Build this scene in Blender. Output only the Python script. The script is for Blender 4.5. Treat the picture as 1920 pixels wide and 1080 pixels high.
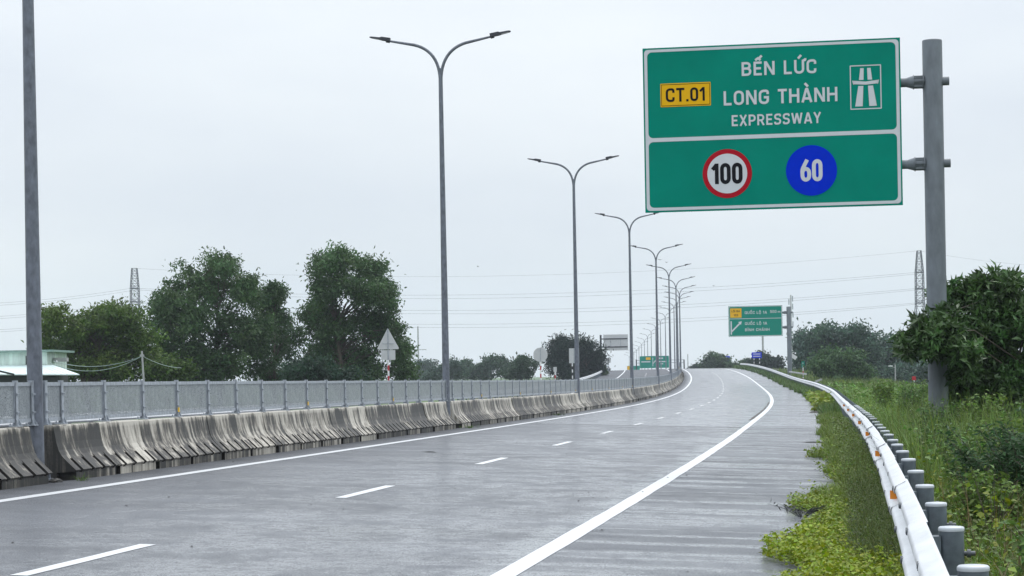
import bpy, math, random
import numpy as np

# ------------------------------------------------------------------ camera, sky, sun, exposure
scene = bpy.context.scene
for o in list(bpy.data.objects):
    bpy.data.objects.remove(o)
COL = scene.collection

FPX = 3742.5            # focal length in pixels of a 1920 px wide picture
ROLL = 0.0179
HORIZON_Y = 702.8
EYE = 1.5
cam_d = bpy.data.cameras.new('camera')
cam = bpy.data.objects.new('camera', cam_d)
COL.objects.link(cam)
cam.location = (0, 0, EYE)
cam.rotation_euler = (math.pi / 2, ROLL, 0)
cam_d.sensor_width = 36.0
cam_d.lens = 36.0 * FPX / 1920.0
cam_d.shift_y = (HORIZON_Y - 540.0) / 1920.0
cam_d.clip_start = 0.1
cam_d.clip_end = 9000
scene.camera = cam

SUN_EL, SUN_AZ = math.radians(58), math.radians(35)     # azimuth clockwise from +Y
world = bpy.data.worlds.new('World')
scene.world = world
world.use_nodes = True
wn, wl = world.node_tree.nodes, world.node_tree.links
wn.clear()
w_out = wn.new('ShaderNodeOutputWorld')
w_bg = wn.new('ShaderNodeBackground')
w_bg.inputs['Strength'].default_value = 0.1
scene.cycles.volume_bounces = 2
scene.cycles.max_bounces = 8
scene.cycles.transparent_max_bounces = 12
w_sky = wn.new('ShaderNodeTexSky')
w_sky.sky_type = 'NISHITA'
w_sky.sun_disc = False
w_sky.sun_elevation = SUN_EL
w_sky.sun_rotation = SUN_AZ
w_sky.dust_density = 4.0
w_co = wn.new('ShaderNodeTexCoord')
w_map = wn.new('ShaderNodeMapping')
w_map.inputs['Scale'].default_value = (1.6, 1.6, 5.0)
w_noi = wn.new('ShaderNodeTexNoise')
w_noi.inputs['Scale'].default_value = 1.9
w_noi.inputs['Detail'].default_value = 5
w_noi.inputs['Roughness'].default_value = 0.5
w_ramp = wn.new('ShaderNodeValToRGB')
w_ramp.color_ramp.elements[0].position = 0.3
w_ramp.color_ramp.elements[0].color = (0.70, 0.755, 0.835, 1)
w_ramp.color_ramp.elements[1].position = 0.72
w_ramp.color_ramp.elements[1].color = (0.86, 0.905, 0.94, 1)
w_mul = wn.new('ShaderNodeVectorMath')
w_mul.operation = 'SCALE'
w_mul.inputs['Scale'].default_value = 10.5
w_mix = wn.new('ShaderNodeMixRGB')
w_mix.inputs['Fac'].default_value = 0.93
wl.new(w_co.outputs['Generated'], w_map.inputs['Vector'])
wl.new(w_map.outputs['Vector'], w_noi.inputs['Vector'])
wl.new(w_noi.outputs['Fac'], w_ramp.inputs['Fac'])
wl.new(w_ramp.outputs['Color'], w_mul.inputs[0])
# overcast sky: brighter towards the zenith (CIE overcast law)
w_sep = wn.new('ShaderNodeSeparateXYZ')
w_z = wn.new('ShaderNodeMath'); w_z.operation = 'MULTIPLY_ADD'; w_z.inputs[1].default_value = 1.5; w_z.inputs[2].default_value = 1.0
w_zm = wn.new('ShaderNodeMath'); w_zm.operation = 'MAXIMUM'; w_zm.inputs[1].default_value = 0.0
w_sc = wn.new('ShaderNodeMath'); w_sc.operation = 'MULTIPLY'; w_sc.inputs[1].default_value = 10.55
wl.new(w_co.outputs['Generated'], w_sep.inputs['Vector'])
wl.new(w_sep.outputs['Z'], w_zm.inputs[0])
w_zp = wn.new('ShaderNodeMath'); w_zp.operation = 'POWER'; w_zp.inputs[1].default_value = 1.5
wl.new(w_zm.outputs[0], w_zp.inputs[0])
wl.new(w_zp.outputs[0], w_z.inputs[0])
wl.new(w_z.outputs[0], w_sc.inputs[0])
wl.new(w_sc.outputs[0], w_mul.inputs['Scale'])
wl.new(w_sky.outputs['Color'], w_mix.inputs['Color1'])
wl.new(w_mul.outputs['Vector'], w_mix.inputs['Color2'])
wl.new(w_mix.outputs['Color'], w_bg.inputs['Color'])
wl.new(w_bg.outputs['Background'], w_out.inputs['Surface'])

sun_d = bpy.data.lights.new('sun', 'SUN')
sun_d.energy = 1.4
sun_d.angle = math.radians(35)
sun_d.color = (1.0, 0.97, 0.93)
sun = bpy.data.objects.new('sun', sun_d)
COL.objects.link(sun)
sun.rotation_euler = (-(math.pi / 2 - SUN_EL), 0, -SUN_AZ)

scene.view_settings.view_transform = 'Standard'
scene.view_settings.look = 'None'
scene.view_settings.gamma = 1.0
scene.view_settings.exposure = 0.0
scene.view_settings.use_curve_mapping = False

# ------------------------------------------------------------------ materials
MATS = {}


def nodes_of(name):
    m = bpy.data.materials.new(name)
    m.use_nodes = True
    nt = m.node_tree
    b = nt.nodes['Principled BSDF']
    MATS[name] = m
    return m, nt, b


def N(nt, kind, **kw):
    n = nt.nodes.new(kind)
    for k, v in kw.items():
        if k in n.inputs:
            n.inputs[k].default_value = v
        else:
            setattr(n, k, v)
    return n


def plain(name, col, rough=0.5, metal=0.0, var=0.12, scale=6.0, bump=0.0, spec=0.5, stretch=(1, 1, 1)):
    m, nt, b = nodes_of(name)
    L = nt.links
    co = N(nt, 'ShaderNodeTexCoord')
    mp = N(nt, 'ShaderNodeMapping')
    mp.inputs['Scale'].default_value = stretch
    no = N(nt, 'ShaderNodeTexNoise', Scale=scale, Detail=6.0, Roughness=0.6)
    L.new(co.outputs['Object'], mp.inputs['Vector'])
    L.new(mp.outputs['Vector'], no.inputs['Vector'])
    rp = N(nt, 'ShaderNodeValToRGB')
    rp.color_ramp.elements[0].position = 0.3
    rp.color_ramp.elements[1].position = 0.7
    rp.color_ramp.elements[0].color = tuple(c * (1 - var) for c in col) + (1,)
    rp.color_ramp.elements[1].color = tuple(min(1, c * (1 + var)) for c in col) + (1,)
    L.new(no.outputs['Fac'], rp.inputs['Fac'])
    L.new(rp.outputs['Color'], b.inputs['Base Color'])
    mr = N(nt, 'ShaderNodeMapRange')
    mr.inputs['To Min'].default_value = max(0.02, rough - 0.1)
    mr.inputs['To Max'].default_value = min(1, rough + 0.1)
    L.new(no.outputs['Fac'], mr.inputs['Value'])
    L.new(mr.outputs['Result'], b.inputs['Roughness'])
    b.inputs['Metallic'].default_value = metal
    b.inputs['Specular IOR Level'].default_value = spec
    if bump:
        bp = N(nt, 'ShaderNodeBump', Strength=bump, Distance=0.02)
        L.new(no.outputs['Fac'], bp.inputs['Height'])
        L.new(bp.outputs['Normal'], b.inputs['Normal'])
    return m


plain('galvanised', (0.36, 0.39, 0.43), 0.42, 0.25, 0.28, 14, 0.1, stretch=(1, 1, 0.6))
plain('pole_steel', (0.135, 0.150, 0.180), 0.5, 0.1, 0.35, 11, 0.1, stretch=(1, 1, 0.5))
plain('sign_post_steel', (0.135, 0.155, 0.175), 0.5, 0.1, 0.25, 5, 0.1, stretch=(1, 1, 0.4))
plain('rail_zinc', (0.66, 0.675, 0.70), 0.36, 0.0, 0.14, 5, 0.05, stretch=(1, .4, 1))
plain('post_zinc', (0.12, 0.145, 0.17), 0.40, 0.15, 0.3, 9, 0.08)
plain('cap_zinc', (0.50, 0.53, 0.57), 0.3, 0.0, 0.06, 9)
plain('dark_metal', (0.03, 0.033, 0.042), 0.5, 0.3, 0.2, 8)
plain('bolt_metal', (0.10, 0.11, 0.12), 0.45, 0.4, 0.2, 8)
plain('sign_green', (0.0004, 0.232, 0.168), 0.5, 0, 0.09, 1.1, spec=0.02)
plain('sign_green_far', (0.0004, 0.232, 0.168), 0.5, 0, 0.05, 1.1, spec=0.02)
plain('sign_white', (0.60, 0.62, 0.65), 0.45, 0, 0.03, 8)
plain('sign_yellow', (0.80, 0.44, 0.006), 0.5, 0, 0.04, 8, spec=0.1)
plain('sign_black', (0.008, 0.008, 0.012), 0.5, 0, 0.05, 8, spec=0.1)
plain('sign_red', (0.40, 0.006, 0.018), 0.5, 0, 0.05, 8, spec=0.08)
plain('sign_blue', (0.0004, 0.028, 0.58), 0.5, 0, 0.05, 8, spec=0.02)
plain('sign_back', (0.52, 0.53, 0.54), 0.5, 0.0, 0.08, 3)
plain('stripe_red', (0.42, 0.02, 0.03), 0.5, 0, 0.1, 8)
plain('stripe_black', (0.02, 0.02, 0.025), 0.5, 0, 0.1, 8)
plain('stripe_white', (0.75, 0.75, 0.76), 0.5, 0, 0.05, 8)
plain('reflector_orange', (0.72, 0.23, 0.01), 0.4, 0, 0.1, 20)
plain('reflector_yellow', (0.80, 0.50, 0.02), 0.4, 0, 0.1, 20)
plain('bark', (0.085, 0.07, 0.055), 0.85, 0, 0.3, 8, 0.3)
plain('pylon_steel', (0.035, 0.034, 0.055), 0.6, 0.1, 0.1, 1)
plain('cable', (0.10, 0.11, 0.13), 0.6, 0.1, 0.1, 1)
plain('cable_pale', (0.30, 0.38, 0.36), 0.6, 0.0, 0.1, 1)
plain('concrete_pole', (0.36, 0.37, 0.37), 0.8, 0, 0.12, 4)
plain('roof_sheet', (0.66, 0.76, 0.76), 0.42, 0, 0.08, 1.5)
plain('roof_trim', (0.20, 0.30, 0.27), 0.6, 0, 0.2, 4)
plain('wall_sheet', (0.60, 0.72, 0.66), 0.6, 0, 0.28, 1.2, stretch=(2.5, 2.5, 0.25))
plain('wall_dark', (0.03, 0.035, 0.035), 0.8, 0, 0.3, 4)
plain('pebble', (0.035, 0.035, 0.038), 0.6, 0, 0.4, 20)
plain('mud', (0.035, 0.028, 0.022), 0.7, 0, 0.4, 20)
plain('rubber', (0.015, 0.015, 0.016), 0.6, 0, 0.2, 10)
plain('bird_grey', (0.08, 0.08, 0.09), 0.8, 0, 0.1, 10)
plain('paint_grey', (0.45, 0.47, 0.49), 0.4, 0, 0.1, 10)


def leaf_mat(name, rough=0.5, trans=0.22, spec=0.16):
    m, nt, b = nodes_of(name)
    L = nt.links
    at = N(nt, 'ShaderNodeAttribute')
    at.attribute_name = 'Col'
    L.new(at.outputs['Color'], b.inputs['Base Color'])
    b.inputs['Roughness'].default_value = rough
    b.inputs['Specular IOR Level'].default_value = spec
    tr = N(nt, 'ShaderNodeBsdfTranslucent')
    hs = N(nt, 'ShaderNodeHueSaturation', Saturation=1.1, Value=1.3)
    L.new(at.outputs['Color'], hs.inputs['Color'])
    L.new(hs.outputs['Color'], tr.inputs['Color'])
    mx = N(nt, 'ShaderNodeMixShader')
    mx.inputs['Fac'].default_value = trans
    out = nt.nodes['Material Output']
    L.new(b.outputs['BSDF'], mx.inputs[1])
    L.new(tr.outputs['BSDF'], mx.inputs[2])
    L.new(mx.outputs['Shader'], out.inputs['Surface'])
    return m


leaf_mat('leaf')
leaf_mat('leaf_gloss', 0.40, 0.15, 0.32)
leaf_mat('grass_blade', 0.5, 0.3, 0.2)
plain('slot_shade', (0.022, 0.020, 0.018), 0.6, 0, 0.5, 16)  # near-black tone painting the shade of the barrier slots


def asphalt(name):
    """wet asphalt; UV = (along the road, across the road) in metres"""
    m, nt, b = nodes_of(name)
    L = nt.links
    uv = N(nt, 'ShaderNodeUVMap')
    sep = N(nt, 'ShaderNodeSeparateXYZ')
    L.new(uv.outputs['UV'], sep.inputs['Vector'])

    def mapped(sx, sy):
        mp = N(nt, 'ShaderNodeMapping')
        mp.inputs['Scale'].default_value = (sx, sy, 1)
        L.new(uv.outputs['UV'], mp.inputs['Vector'])
        return mp.outputs['Vector']

    def noise(vec, scale, det=4.0, ro=0.6):
        n = N(nt, 'ShaderNodeTexNoise', Scale=scale, Detail=det, Roughness=ro)
        L.new(vec, n.inputs['Vector'])
        return n.outputs['Fac']

    def math_(op, a, c, clamp=False):
        n = N(nt, 'ShaderNodeMath', operation=op)
        n.use_clamp = clamp
        for i, v in enumerate((a, c)):
            if v is None:
                continue
            if isinstance(v, (int, float)):
                n.inputs[i].default_value = v
            else:
                L.new(v, n.inputs[i])
        return n.outputs[0]

    def rng(v, a, c, lo, hi):
        n = N(nt, 'ShaderNodeMapRange')
        n.interpolation_type = 'SMOOTHSTEP'
        n.inputs['From Min'].default_value = a
        n.inputs['From Max'].default_value = c
        n.inputs['To Min'].default_value = lo
        n.inputs['To Max'].default_value = hi
        L.new(v, n.inputs['Value'])
        return n.outputs['Result']

    S_, U_ = sep.outputs['X'], sep.outputs['Y']
    grain = noise(mapped(1, 1), 55.0, 3.0, 0.7)
    grain2 = noise(mapped(1, 1), 14.0, 4.0, 0.7)
    big = noise(mapped(0.5, 0.16), 1.0, 5.0, 0.6)
    patch = noise(mapped(0.10, 0.30), 1.0, 4.0, 0.55)
    stripes = noise(mapped(1.35, 0.035), 1.0, 3.0, 0.55)      # rolled ripples across the shoulder
    stripes2 = noise(mapped(0.45, 0.03), 1.0, 3.0, 0.55)
    shoulder = rng(U_, 7.95, 8.15, 0.0, 1.0)
    far_old = rng(S_, 72.2, 72.5, 0.0, 1.0)                   # older paving beyond the joint
    gutter = rng(U_, -0.95, -0.05, 1.0, 0.0)                  # dirty strip by the barrier
    # colour
    rp = N(nt, 'ShaderNodeValToRGB')
    rp.color_ramp.elements[0].position = 0.36
    rp.color_ramp.elements[0].color = (0.034, 0.037, 0.044, 1)
    rp.color_ramp.elements[1].position = 0.66
    rp.color_ramp.elements[1].color = (0.185, 0.195, 0.215, 1)
    L.new(grain, rp.inputs['Fac'])
    mixb = N(nt, 'ShaderNodeMixRGB', blend_type='MULTIPLY')
    mixb.inputs['Fac'].default_value = 1.0
    L.new(rp.outputs['Color'], mixb.inputs['Color1'])
    tone = math_('ADD', rng(big, 0.3, 0.7, 0.82, 1.16), math_('MULTIPLY', far_old, 0.25))
    tone = math_('SUBTRACT', tone, math_('MULTIPLY', gutter, 0.35))
    cmb = N(nt, 'ShaderNodeCombineXYZ')
    for i in range(3):
        L.new(tone, cmb.inputs[i])
    L.new(cmb.outputs['Vector'], mixb.inputs['Color2'])
    L.new(mixb.outputs['Color'], b.inputs['Base Color'])
    # wetness -> gloss
    film = rng(patch, 0.40, 0.64, 0.0, 1.0)
    film2 = rng(big, 0.45, 0.72, 0.0, 1.0)
    pool = math_('MULTIPLY', rng(U_, 7.25, 7.8, 0.0, 1.0), rng(U_, 7.9, 8.0, 1.0, 0.0))   # water held back by the thick edge line
    st = math_('MULTIPLY', shoulder, math_('MAXIMUM', rng(stripes, 0.46, 0.66, 0.0, 0.9), rng(stripes2, 0.5, 0.7, 0.0, 0.8)))
    wet = math_('MAXIMUM', math_('MULTIPLY', film, 0.45), math_('MULTIPLY', film2, 0.45))
    wet = math_('MAXIMUM', wet, math_('MULTIPLY', st, 0.8))
    wet = math_('MAXIMUM', wet, math_('MULTIPLY', pool, 0.95))
    wet = math_('MAXIMUM', wet, math_('MULTIPLY', far_old, 0.4))
    wet = math_('SUBTRACT', wet, math_('MULTIPLY', gutter, 0.5), True)
    rough = rng(wet, 0.0, 1.0, 0.85, 0.70)
    rough = math_('ADD', rough, math_('MULTIPLY', math_('SUBTRACT', grain2, 0.5), 0.22), True)
    L.new(rough, b.inputs['Roughness'])
    b.inputs['Specular IOR Level'].default_value = 0.2
    # the water film itself: a clear coat, broken where grains stand dry
    grain4 = noise(mapped(0.30, 1), 30.0, 3.0, 0.75)
    dry = math_('MULTIPLY', rng(grain, 0.30, 0.48, 0.62, 1.0), rng(grain4, 0.32, 0.50, 0.34, 1.0))
    grain3 = noise(mapped(0.6, 1), 26.0, 3.0, 0.7)
    dry2 = math_('MULTIPLY', rng(grain2, 0.32, 0.5, 0.75, 1.0), rng(grain3, 0.32, 0.5, 0.6, 1.0))
    mott = math_('MULTIPLY', rng(noise(mapped(1, 1), 4.5, 7.0, 0.8), 0.32, 0.55, 0.32, 1.0), rng(noise(mapped(1, 0.8), 1.1, 5.0, 0.7), 0.34, 0.60, 0.45, 1.05))
    dry2 = math_('MULTIPLY', dry2, mott)
    cw = math_('MULTIPLY', math_('MULTIPLY', dry, dry2), rng(wet, 0.0, 0.45, 0.85, 1.15))
    cw = math_('MULTIPLY', cw, math_('SUBTRACT', 1.0, math_('MULTIPLY', gutter, 0.75)))
    # the crossfall drains the film off the left lane towards the edge line
    cw = math_('MULTIPLY', cw, rng(U_, -0.5, 6.5, 0.74, 1.12))
    cw = math_('MULTIPLY', cw, math_('ADD', 1.0, math_('MULTIPLY', far_old, 0.18)))
    cw = math_('MULTIPLY', cw, math_('SUBTRACT', 1.0, math_('MULTIPLY', shoulder, rng(math_('ADD', math_('MULTIPLY', stripes, 0.6), math_('MULTIPLY', stripes2, 0.4)), 0.42, 0.56, 0.48, 0.0))), True)
    L.new(cw, b.inputs['Coat Weight'])
    b.inputs['Coat IOR'].default_value = 1.9
    L.new(rng(wet, 0.0, 1.0, 0.27, 0.15), b.inputs['Coat Roughness'])
    # relief: grain drowned where the film is thick, ripples on the shoulder
    hgt = math_('MULTIPLY', math_('ADD', grain, math_('MULTIPLY', grain2, 0.5)), rng(wet, 0.0, 1.0, 1.0, 0.12))
    bp = N(nt, 'ShaderNodeBump', Strength=0.55, Distance=0.006)
    L.new(hgt, bp.inputs['Height'])
    bp2 = N(nt, 'ShaderNodeBump', Strength=0.35, Distance=0.02)
    L.new(math_('MULTIPLY', shoulder, stripes), bp2.inputs['Height'])
    L.new(bp.outputs['Normal'], bp2.inputs['Normal'])
    L.new(bp2.outputs['Normal'], b.inputs['Normal'])
    bp3 = N(nt, 'ShaderNodeBump', Strength=0.15, Distance=0.004)
    L.new(math_('ADD', grain2, grain3), bp3.inputs['Height'])
    L.new(bp3.outputs['Normal'], b.inputs['Coat Normal'])
    return m


asphalt('asphalt')


def road_paint(name, wear):
    m, nt, b = nodes_of(name)
    L = nt.links
    co = N(nt, 'ShaderNodeTexCoord')
    no = N(nt, 'ShaderNodeTexNoise', Scale=2.2, Detail=8.0, Roughness=0.75)
    L.new(co.outputs['Object'], no.inputs['Vector'])
    rp = N(nt, 'ShaderNodeValToRGB')
    rp.color_ramp.elements[0].position = 0.28 + wear
    rp.color_ramp.elements[0].color = (0.22, 0.22, 0.225, 1)
    rp.color_ramp.elements[1].position = 0.42 + wear
    rp.color_ramp.elements[1].color = (0.64, 0.65, 0.665, 1)
    L.new(no.outputs['Fac'], rp.inputs['Fac'])
    L.new(rp.outputs['Color'], b.inputs['Base Color'])
    b.inputs['Roughness'].default_value = 0.35
    return m


road_paint('line_paint', -0.06)
road_paint('line_paint_worn', 0.03)
road_paint('line_paint_faded', 0.12)


def concrete():
    m, nt, b = nodes_of('barrier_concrete')
    L = nt.links
    co = N(nt, 'ShaderNodeTexCoord')
    oi = N(nt, 'ShaderNodeObjectInfo')
    ge = N(nt, 'ShaderNodeNewGeometry')
    # streaks follow the world position so that they run on from block to block
    def streak(sc, zs, det):
        mp = N(nt, 'ShaderNodeMapping')
        mp.inputs['Scale'].default_value = (sc, sc, zs)
        L.new(ge.outputs['Position'], mp.inputs['Vector'])
        n = N(nt, 'ShaderNodeTexNoise', Scale=1.0, Detail=det, Roughness=0.65)
        L.new(mp.outputs['Vector'], n.inputs['Vector'])
        return n.outputs['Fac']
    s1 = streak(6.0, 0.28, 4.0)
    s2 = streak(1.3, 0.2, 3.0)
    fine = streak(30.0, 30.0, 5.0)
    sep = N(nt, 'ShaderNodeSeparateXYZ')
    L.new(co.outputs['Object'], sep.inputs['Vector'])

    def math_(op, a, c, clamp=False):
        n = N(nt, 'ShaderNodeMath', operation=op)
        n.use_clamp = clamp
        for i, v in enumerate((a, c)):
            if isinstance(v, (int, float)):
                n.inputs[i].default_value = v
            else:
                L.new(v, n.inputs[i])
        return n.outputs[0]
    v = math_('MULTIPLY', math_('SUBTRACT', s1, 0.5), 2.9)
    v = math_('ADD', v, math_('MULTIPLY', math_('SUBTRACT', s2, 0.5), 2.0))
    v = math_('ADD', v, math_('MULTIPLY', math_('SUBTRACT', oi.outputs['Random'], 0.5), 0.6))
    v = math_('ADD', v, math_('MULTIPLY', math_('SUBTRACT', fine, 0.5), 0.35))
    # colour turns paler towards the crown of the block
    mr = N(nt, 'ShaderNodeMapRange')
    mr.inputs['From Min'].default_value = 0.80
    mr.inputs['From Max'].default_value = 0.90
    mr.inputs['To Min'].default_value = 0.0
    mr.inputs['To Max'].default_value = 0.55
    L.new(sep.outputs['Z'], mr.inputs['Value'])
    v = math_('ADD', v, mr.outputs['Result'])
    v = math_('ADD', v, 0.42)
    rp = N(nt, 'ShaderNodeValToRGB')
    e = rp.color_ramp.elements
    e[0].position = 0.16
    e[0].color = (0.022, 0.021, 0.019, 1)
    e[1].position = 1.05 - 0.05
    e[1].color = (0.50, 0.47, 0.41, 1)
    k = e.new(0.42)
    k.color = (0.085, 0.077, 0.064, 1)
    k = e.new(0.62)
    k.color = (0.26, 0.238, 0.20, 1)
    L.new(v, rp.inputs['Fac'])
    L.new(rp.outputs['Color'], b.inputs['Base Color'])
    b.inputs['Roughness'].default_value = 0.55
    bp = N(nt, 'ShaderNodeBump', Strength=0.3, Distance=0.01)
    L.new(fine, bp.inputs['Height'])
    L.new(bp.outputs['Normal'], b.inputs['Normal'])


concrete()


def mesh_sheet():
    """expanded-metal sheet: fine strands, open between them"""
    m, nt, b = nodes_of('expanded_mesh')
    L = nt.links
    co = N(nt, 'ShaderNodeTexCoord')
    mp = N(nt, 'ShaderNodeMapping')
    mp.inputs['Scale'].default_value = (30, 30, 70)
    mp.inputs['Rotation'].default_value = (0.0, 0.0, 0.0)
    L.new(co.outputs['Object'], mp.inputs['Vector'])
    vo = N(nt, 'ShaderNodeTexVoronoi', feature='DISTANCE_TO_EDGE')
    vo.inputs['Scale'].default_value = 1.0
    L.new(mp.outputs['Vector'], vo.inputs['Vector'])
    mr = N(nt, 'ShaderNodeMapRange')
    mr.inputs['From Min'].default_value = 0.25
    mr.inputs['From Max'].default_value = 0.32
    mr.inputs['To Min'].default_value = 1.0
    mr.inputs['To Max'].default_value = 0.05
    L.new(vo.outputs['Distance'], mr.inputs['Value'])
    no = N(nt, 'ShaderNodeTexNoise', Scale=5.0, Detail=6.0, Roughness=0.7)
    L.new(co.outputs['Object'], no.inputs['Vector'])
    rp = N(nt, 'ShaderNodeValToRGB')
    rp.color_ramp.elements[0].position = 0.35
    rp.color_ramp.elements[0].color = (0.19, 0.21, 0.225, 1)
    rp.color_ramp.elements[1].position = 0.7
    rp.color_ramp.elements[1].color = (0.33, 0.36, 0.38, 1)
    L.new(no.outputs['Fac'], rp.inputs['Fac'])
    L.new(rp.outputs['Color'], b.inputs['Base Color'])
    b.inputs['Roughness'].default_value = 0.5
    b.inputs['Metallic'].default_value = 0.1
    L.new(mr.outputs['Result'], b.inputs['Alpha'])


mesh_sheet()


def earth(name, c0, c1, scale):
    m, nt, b = nodes_of(name)
    L = nt.links
    ge = N(nt, 'ShaderNodeNewGeometry')
    no = N(nt, 'ShaderNodeTexNoise', Scale=scale, Detail=8.0, Roughness=0.7)
    L.new(ge.outputs['Position'], no.inputs['Vector'])
    rp = N(nt, 'ShaderNodeValToRGB')
    rp.color_ramp.elements[0].position = 0.35
    rp.color_ramp.elements[0].color = c0 + (1,)
    rp.color_ramp.elements[1].position = 0.65
    rp.color_ramp.elements[1].color = c1 + (1,)
    L.new(no.outputs['Fac'], rp.inputs['Fac'])
    L.new(rp.outputs['Color'], b.inputs['Base Color'])
    b.inputs['Roughness'].default_value = 0.9
    bp = N(nt, 'ShaderNodeBump', Strength=0.5, Distance=0.05)
    L.new(no.outputs['Fac'], bp.inputs['Height'])
    L.new(bp.outputs['Normal'], b.inputs['Normal'])


earth('soil', (0.030, 0.034, 0.016), (0.060, 0.075, 0.025), 2.5)
earth('field', (0.045, 0.085, 0.022), (0.085, 0.14, 0.035), 0.6)

# ------------------------------------------------------------------ road geometry (metres; s along the left edge line, u to the right of it)
PF = [-11.3589, 0.182022]
KK = [-0.000749224, -0.000442462, 6.38122e-05, -0.000593527, -0.000387097, -0.000225475, -0.000147264, -0.000431039, -0.000232606, -0.000245042, -0.000136682, 7.13157e-05, -2.84334e-05, -7.43972e-05]
CC = [-0.00013974, -6.28205e-05, 6.1039e-05, 7.63134e-05, 9.53218e-05, 0.000124674, 0.000139391, 7.0191e-05, -8.77982e-05, -0.000219739, -0.000162522, -2.01228e-05, 4.08474e-05, 4.39306e-05]
KN = [0, 40, 80, 120, 160, 200, 240, 280, 330, 400, 480, 560, 640, 760]
_s = np.arange(0, 1101, 1.0)
_k = np.interp(_s, KN, KK); _k[_s > 760] = 0
_c = np.interp(_s, KN, CC); _c[_s > 700] = 0
_th = PF[1] + np.cumsum(_k)
_X = PF[0] + np.cumsum(np.sin(_th))
_Y = np.cumsum(np.cos(_th))
_g = -0.00043519 + np.cumsum(_c)
_Z = 0.0123 + np.cumsum(_g)
_b = np.arange(-80, 0, 1.0)
_X = np.concatenate([_X[0] + _b * math.sin(_th[0]), _X]); _Y = np.concatenate([_Y[0] + _b * math.cos(_th[0]), _Y])
_Z = np.concatenate([_Z[0] + _b * _g[0], _Z]); _th = np.concatenate([np.full(len(_b), _th[0]), _th]); _s = np.concatenate([_b, _s])


def heading(s):
    return float(np.interp(s, _s, _th))


def fall(s):
    return np.interp(s, [0, 60, 160, 760], [-0.036, -0.036, -0.011, -0.011])


def RP(s, u, h=0.0):
    """numpy-friendly point on the road frame"""
    s = np.asarray(s, float); u = np.asarray(u, float)
    th = np.interp(s, _s, _th)
    x = np.interp(s, _s, _X) + u * np.cos(th)
    y = np.interp(s, _s, _Y) - u * np.sin(th)
    cr = np.where(u > -1.45, fall(s), 0.012)
    z = np.interp(s, _s, _Z) + cr * np.where(u > -1.45, u, u + 1.45) + h
    return np.stack(np.broadcast_arrays(x, y, z), -1)


def at(px, py, Y):
    """world point seen at photo pixel (px, py) at depth Y"""
    a, b = px - 960.0, py - HORIZON_Y
    x = a * math.cos(ROLL) - b * math.sin(ROLL)
    y = a * math.sin(ROLL) + b * math.cos(ROLL)
    return np.array([x / FPX * Y, Y, EYE - y / FPX * Y])


# ------------------------------------------------------------------ object helpers
def link(name, data, mat=None, parent=None, loc=(0, 0, 0), rz=0.0, label=None, cat=None, group=None, kind=None):
    o = bpy.data.objects.new(name, data)
    COL.objects.link(o)
    o.location = tuple(float(v) for v in loc)
    o.rotation_euler = (0, 0, rz)
    if parent is not None:
        o.parent = parent
    if mat is not None and data is not None and not data.materials:
        data.materials.append(MATS[mat])
    tag(o, label, cat, group, kind)
    return o


def tag(o, label=None, cat=None, group=None, kind=None):
    if label:
        o['label'] = label
    if cat:
        o['category'] = cat
    if group:
        o['group'] = group
    if kind:
        o['kind'] = kind
    return o


def empty(name, loc, rz, label, cat, group=None):
    o = link(name, None, None, None, loc, rz, label, cat, group)
    o.empty_display_size = 0.2
    return o


def mesh_np(name, verts, faces, col=None, smooth=False, uv=None):
    """verts (n,3); faces (m,k) all with k corners"""
    verts = np.ascontiguousarray(verts, dtype=np.float32)
    faces = np.ascontiguousarray(faces, dtype=np.int32)
    m, k = faces.shape
    me = bpy.data.meshes.new(name)
    me.vertices.add(len(verts))
    me.vertices.foreach_set('co', verts.ravel())
    me.loops.add(m * k)
    me.loops.foreach_set('vertex_index', faces.ravel())
    me.polygons.add(m)
    me.polygons.foreach_set('loop_start', np.arange(0, m * k, k, dtype=np.int32))
    try:
        me.polygons.foreach_set('loop_total', np.full(m, k, dtype=np.int32))
    except Exception:
        pass
    if smooth:
        me.polygons.foreach_set('use_smooth', np.ones(m, dtype=bool))
    me.update(calc_edges=True)
    if col is not None:
        ca = me.color_attributes.new('Col', 'FLOAT_COLOR', 'POINT')
        c4 = np.ones((len(verts), 4), dtype=np.float32)
        c4[:, :3] = col
        ca.data.foreach_set('color', c4.ravel())
    if uv is not None:
        ul = me.uv_layers.new(name='UVMap')
        ul.data.foreach_set('uv', np.ascontiguousarray(uv[faces.ravel()], dtype=np.float32).ravel())
    return me


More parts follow.
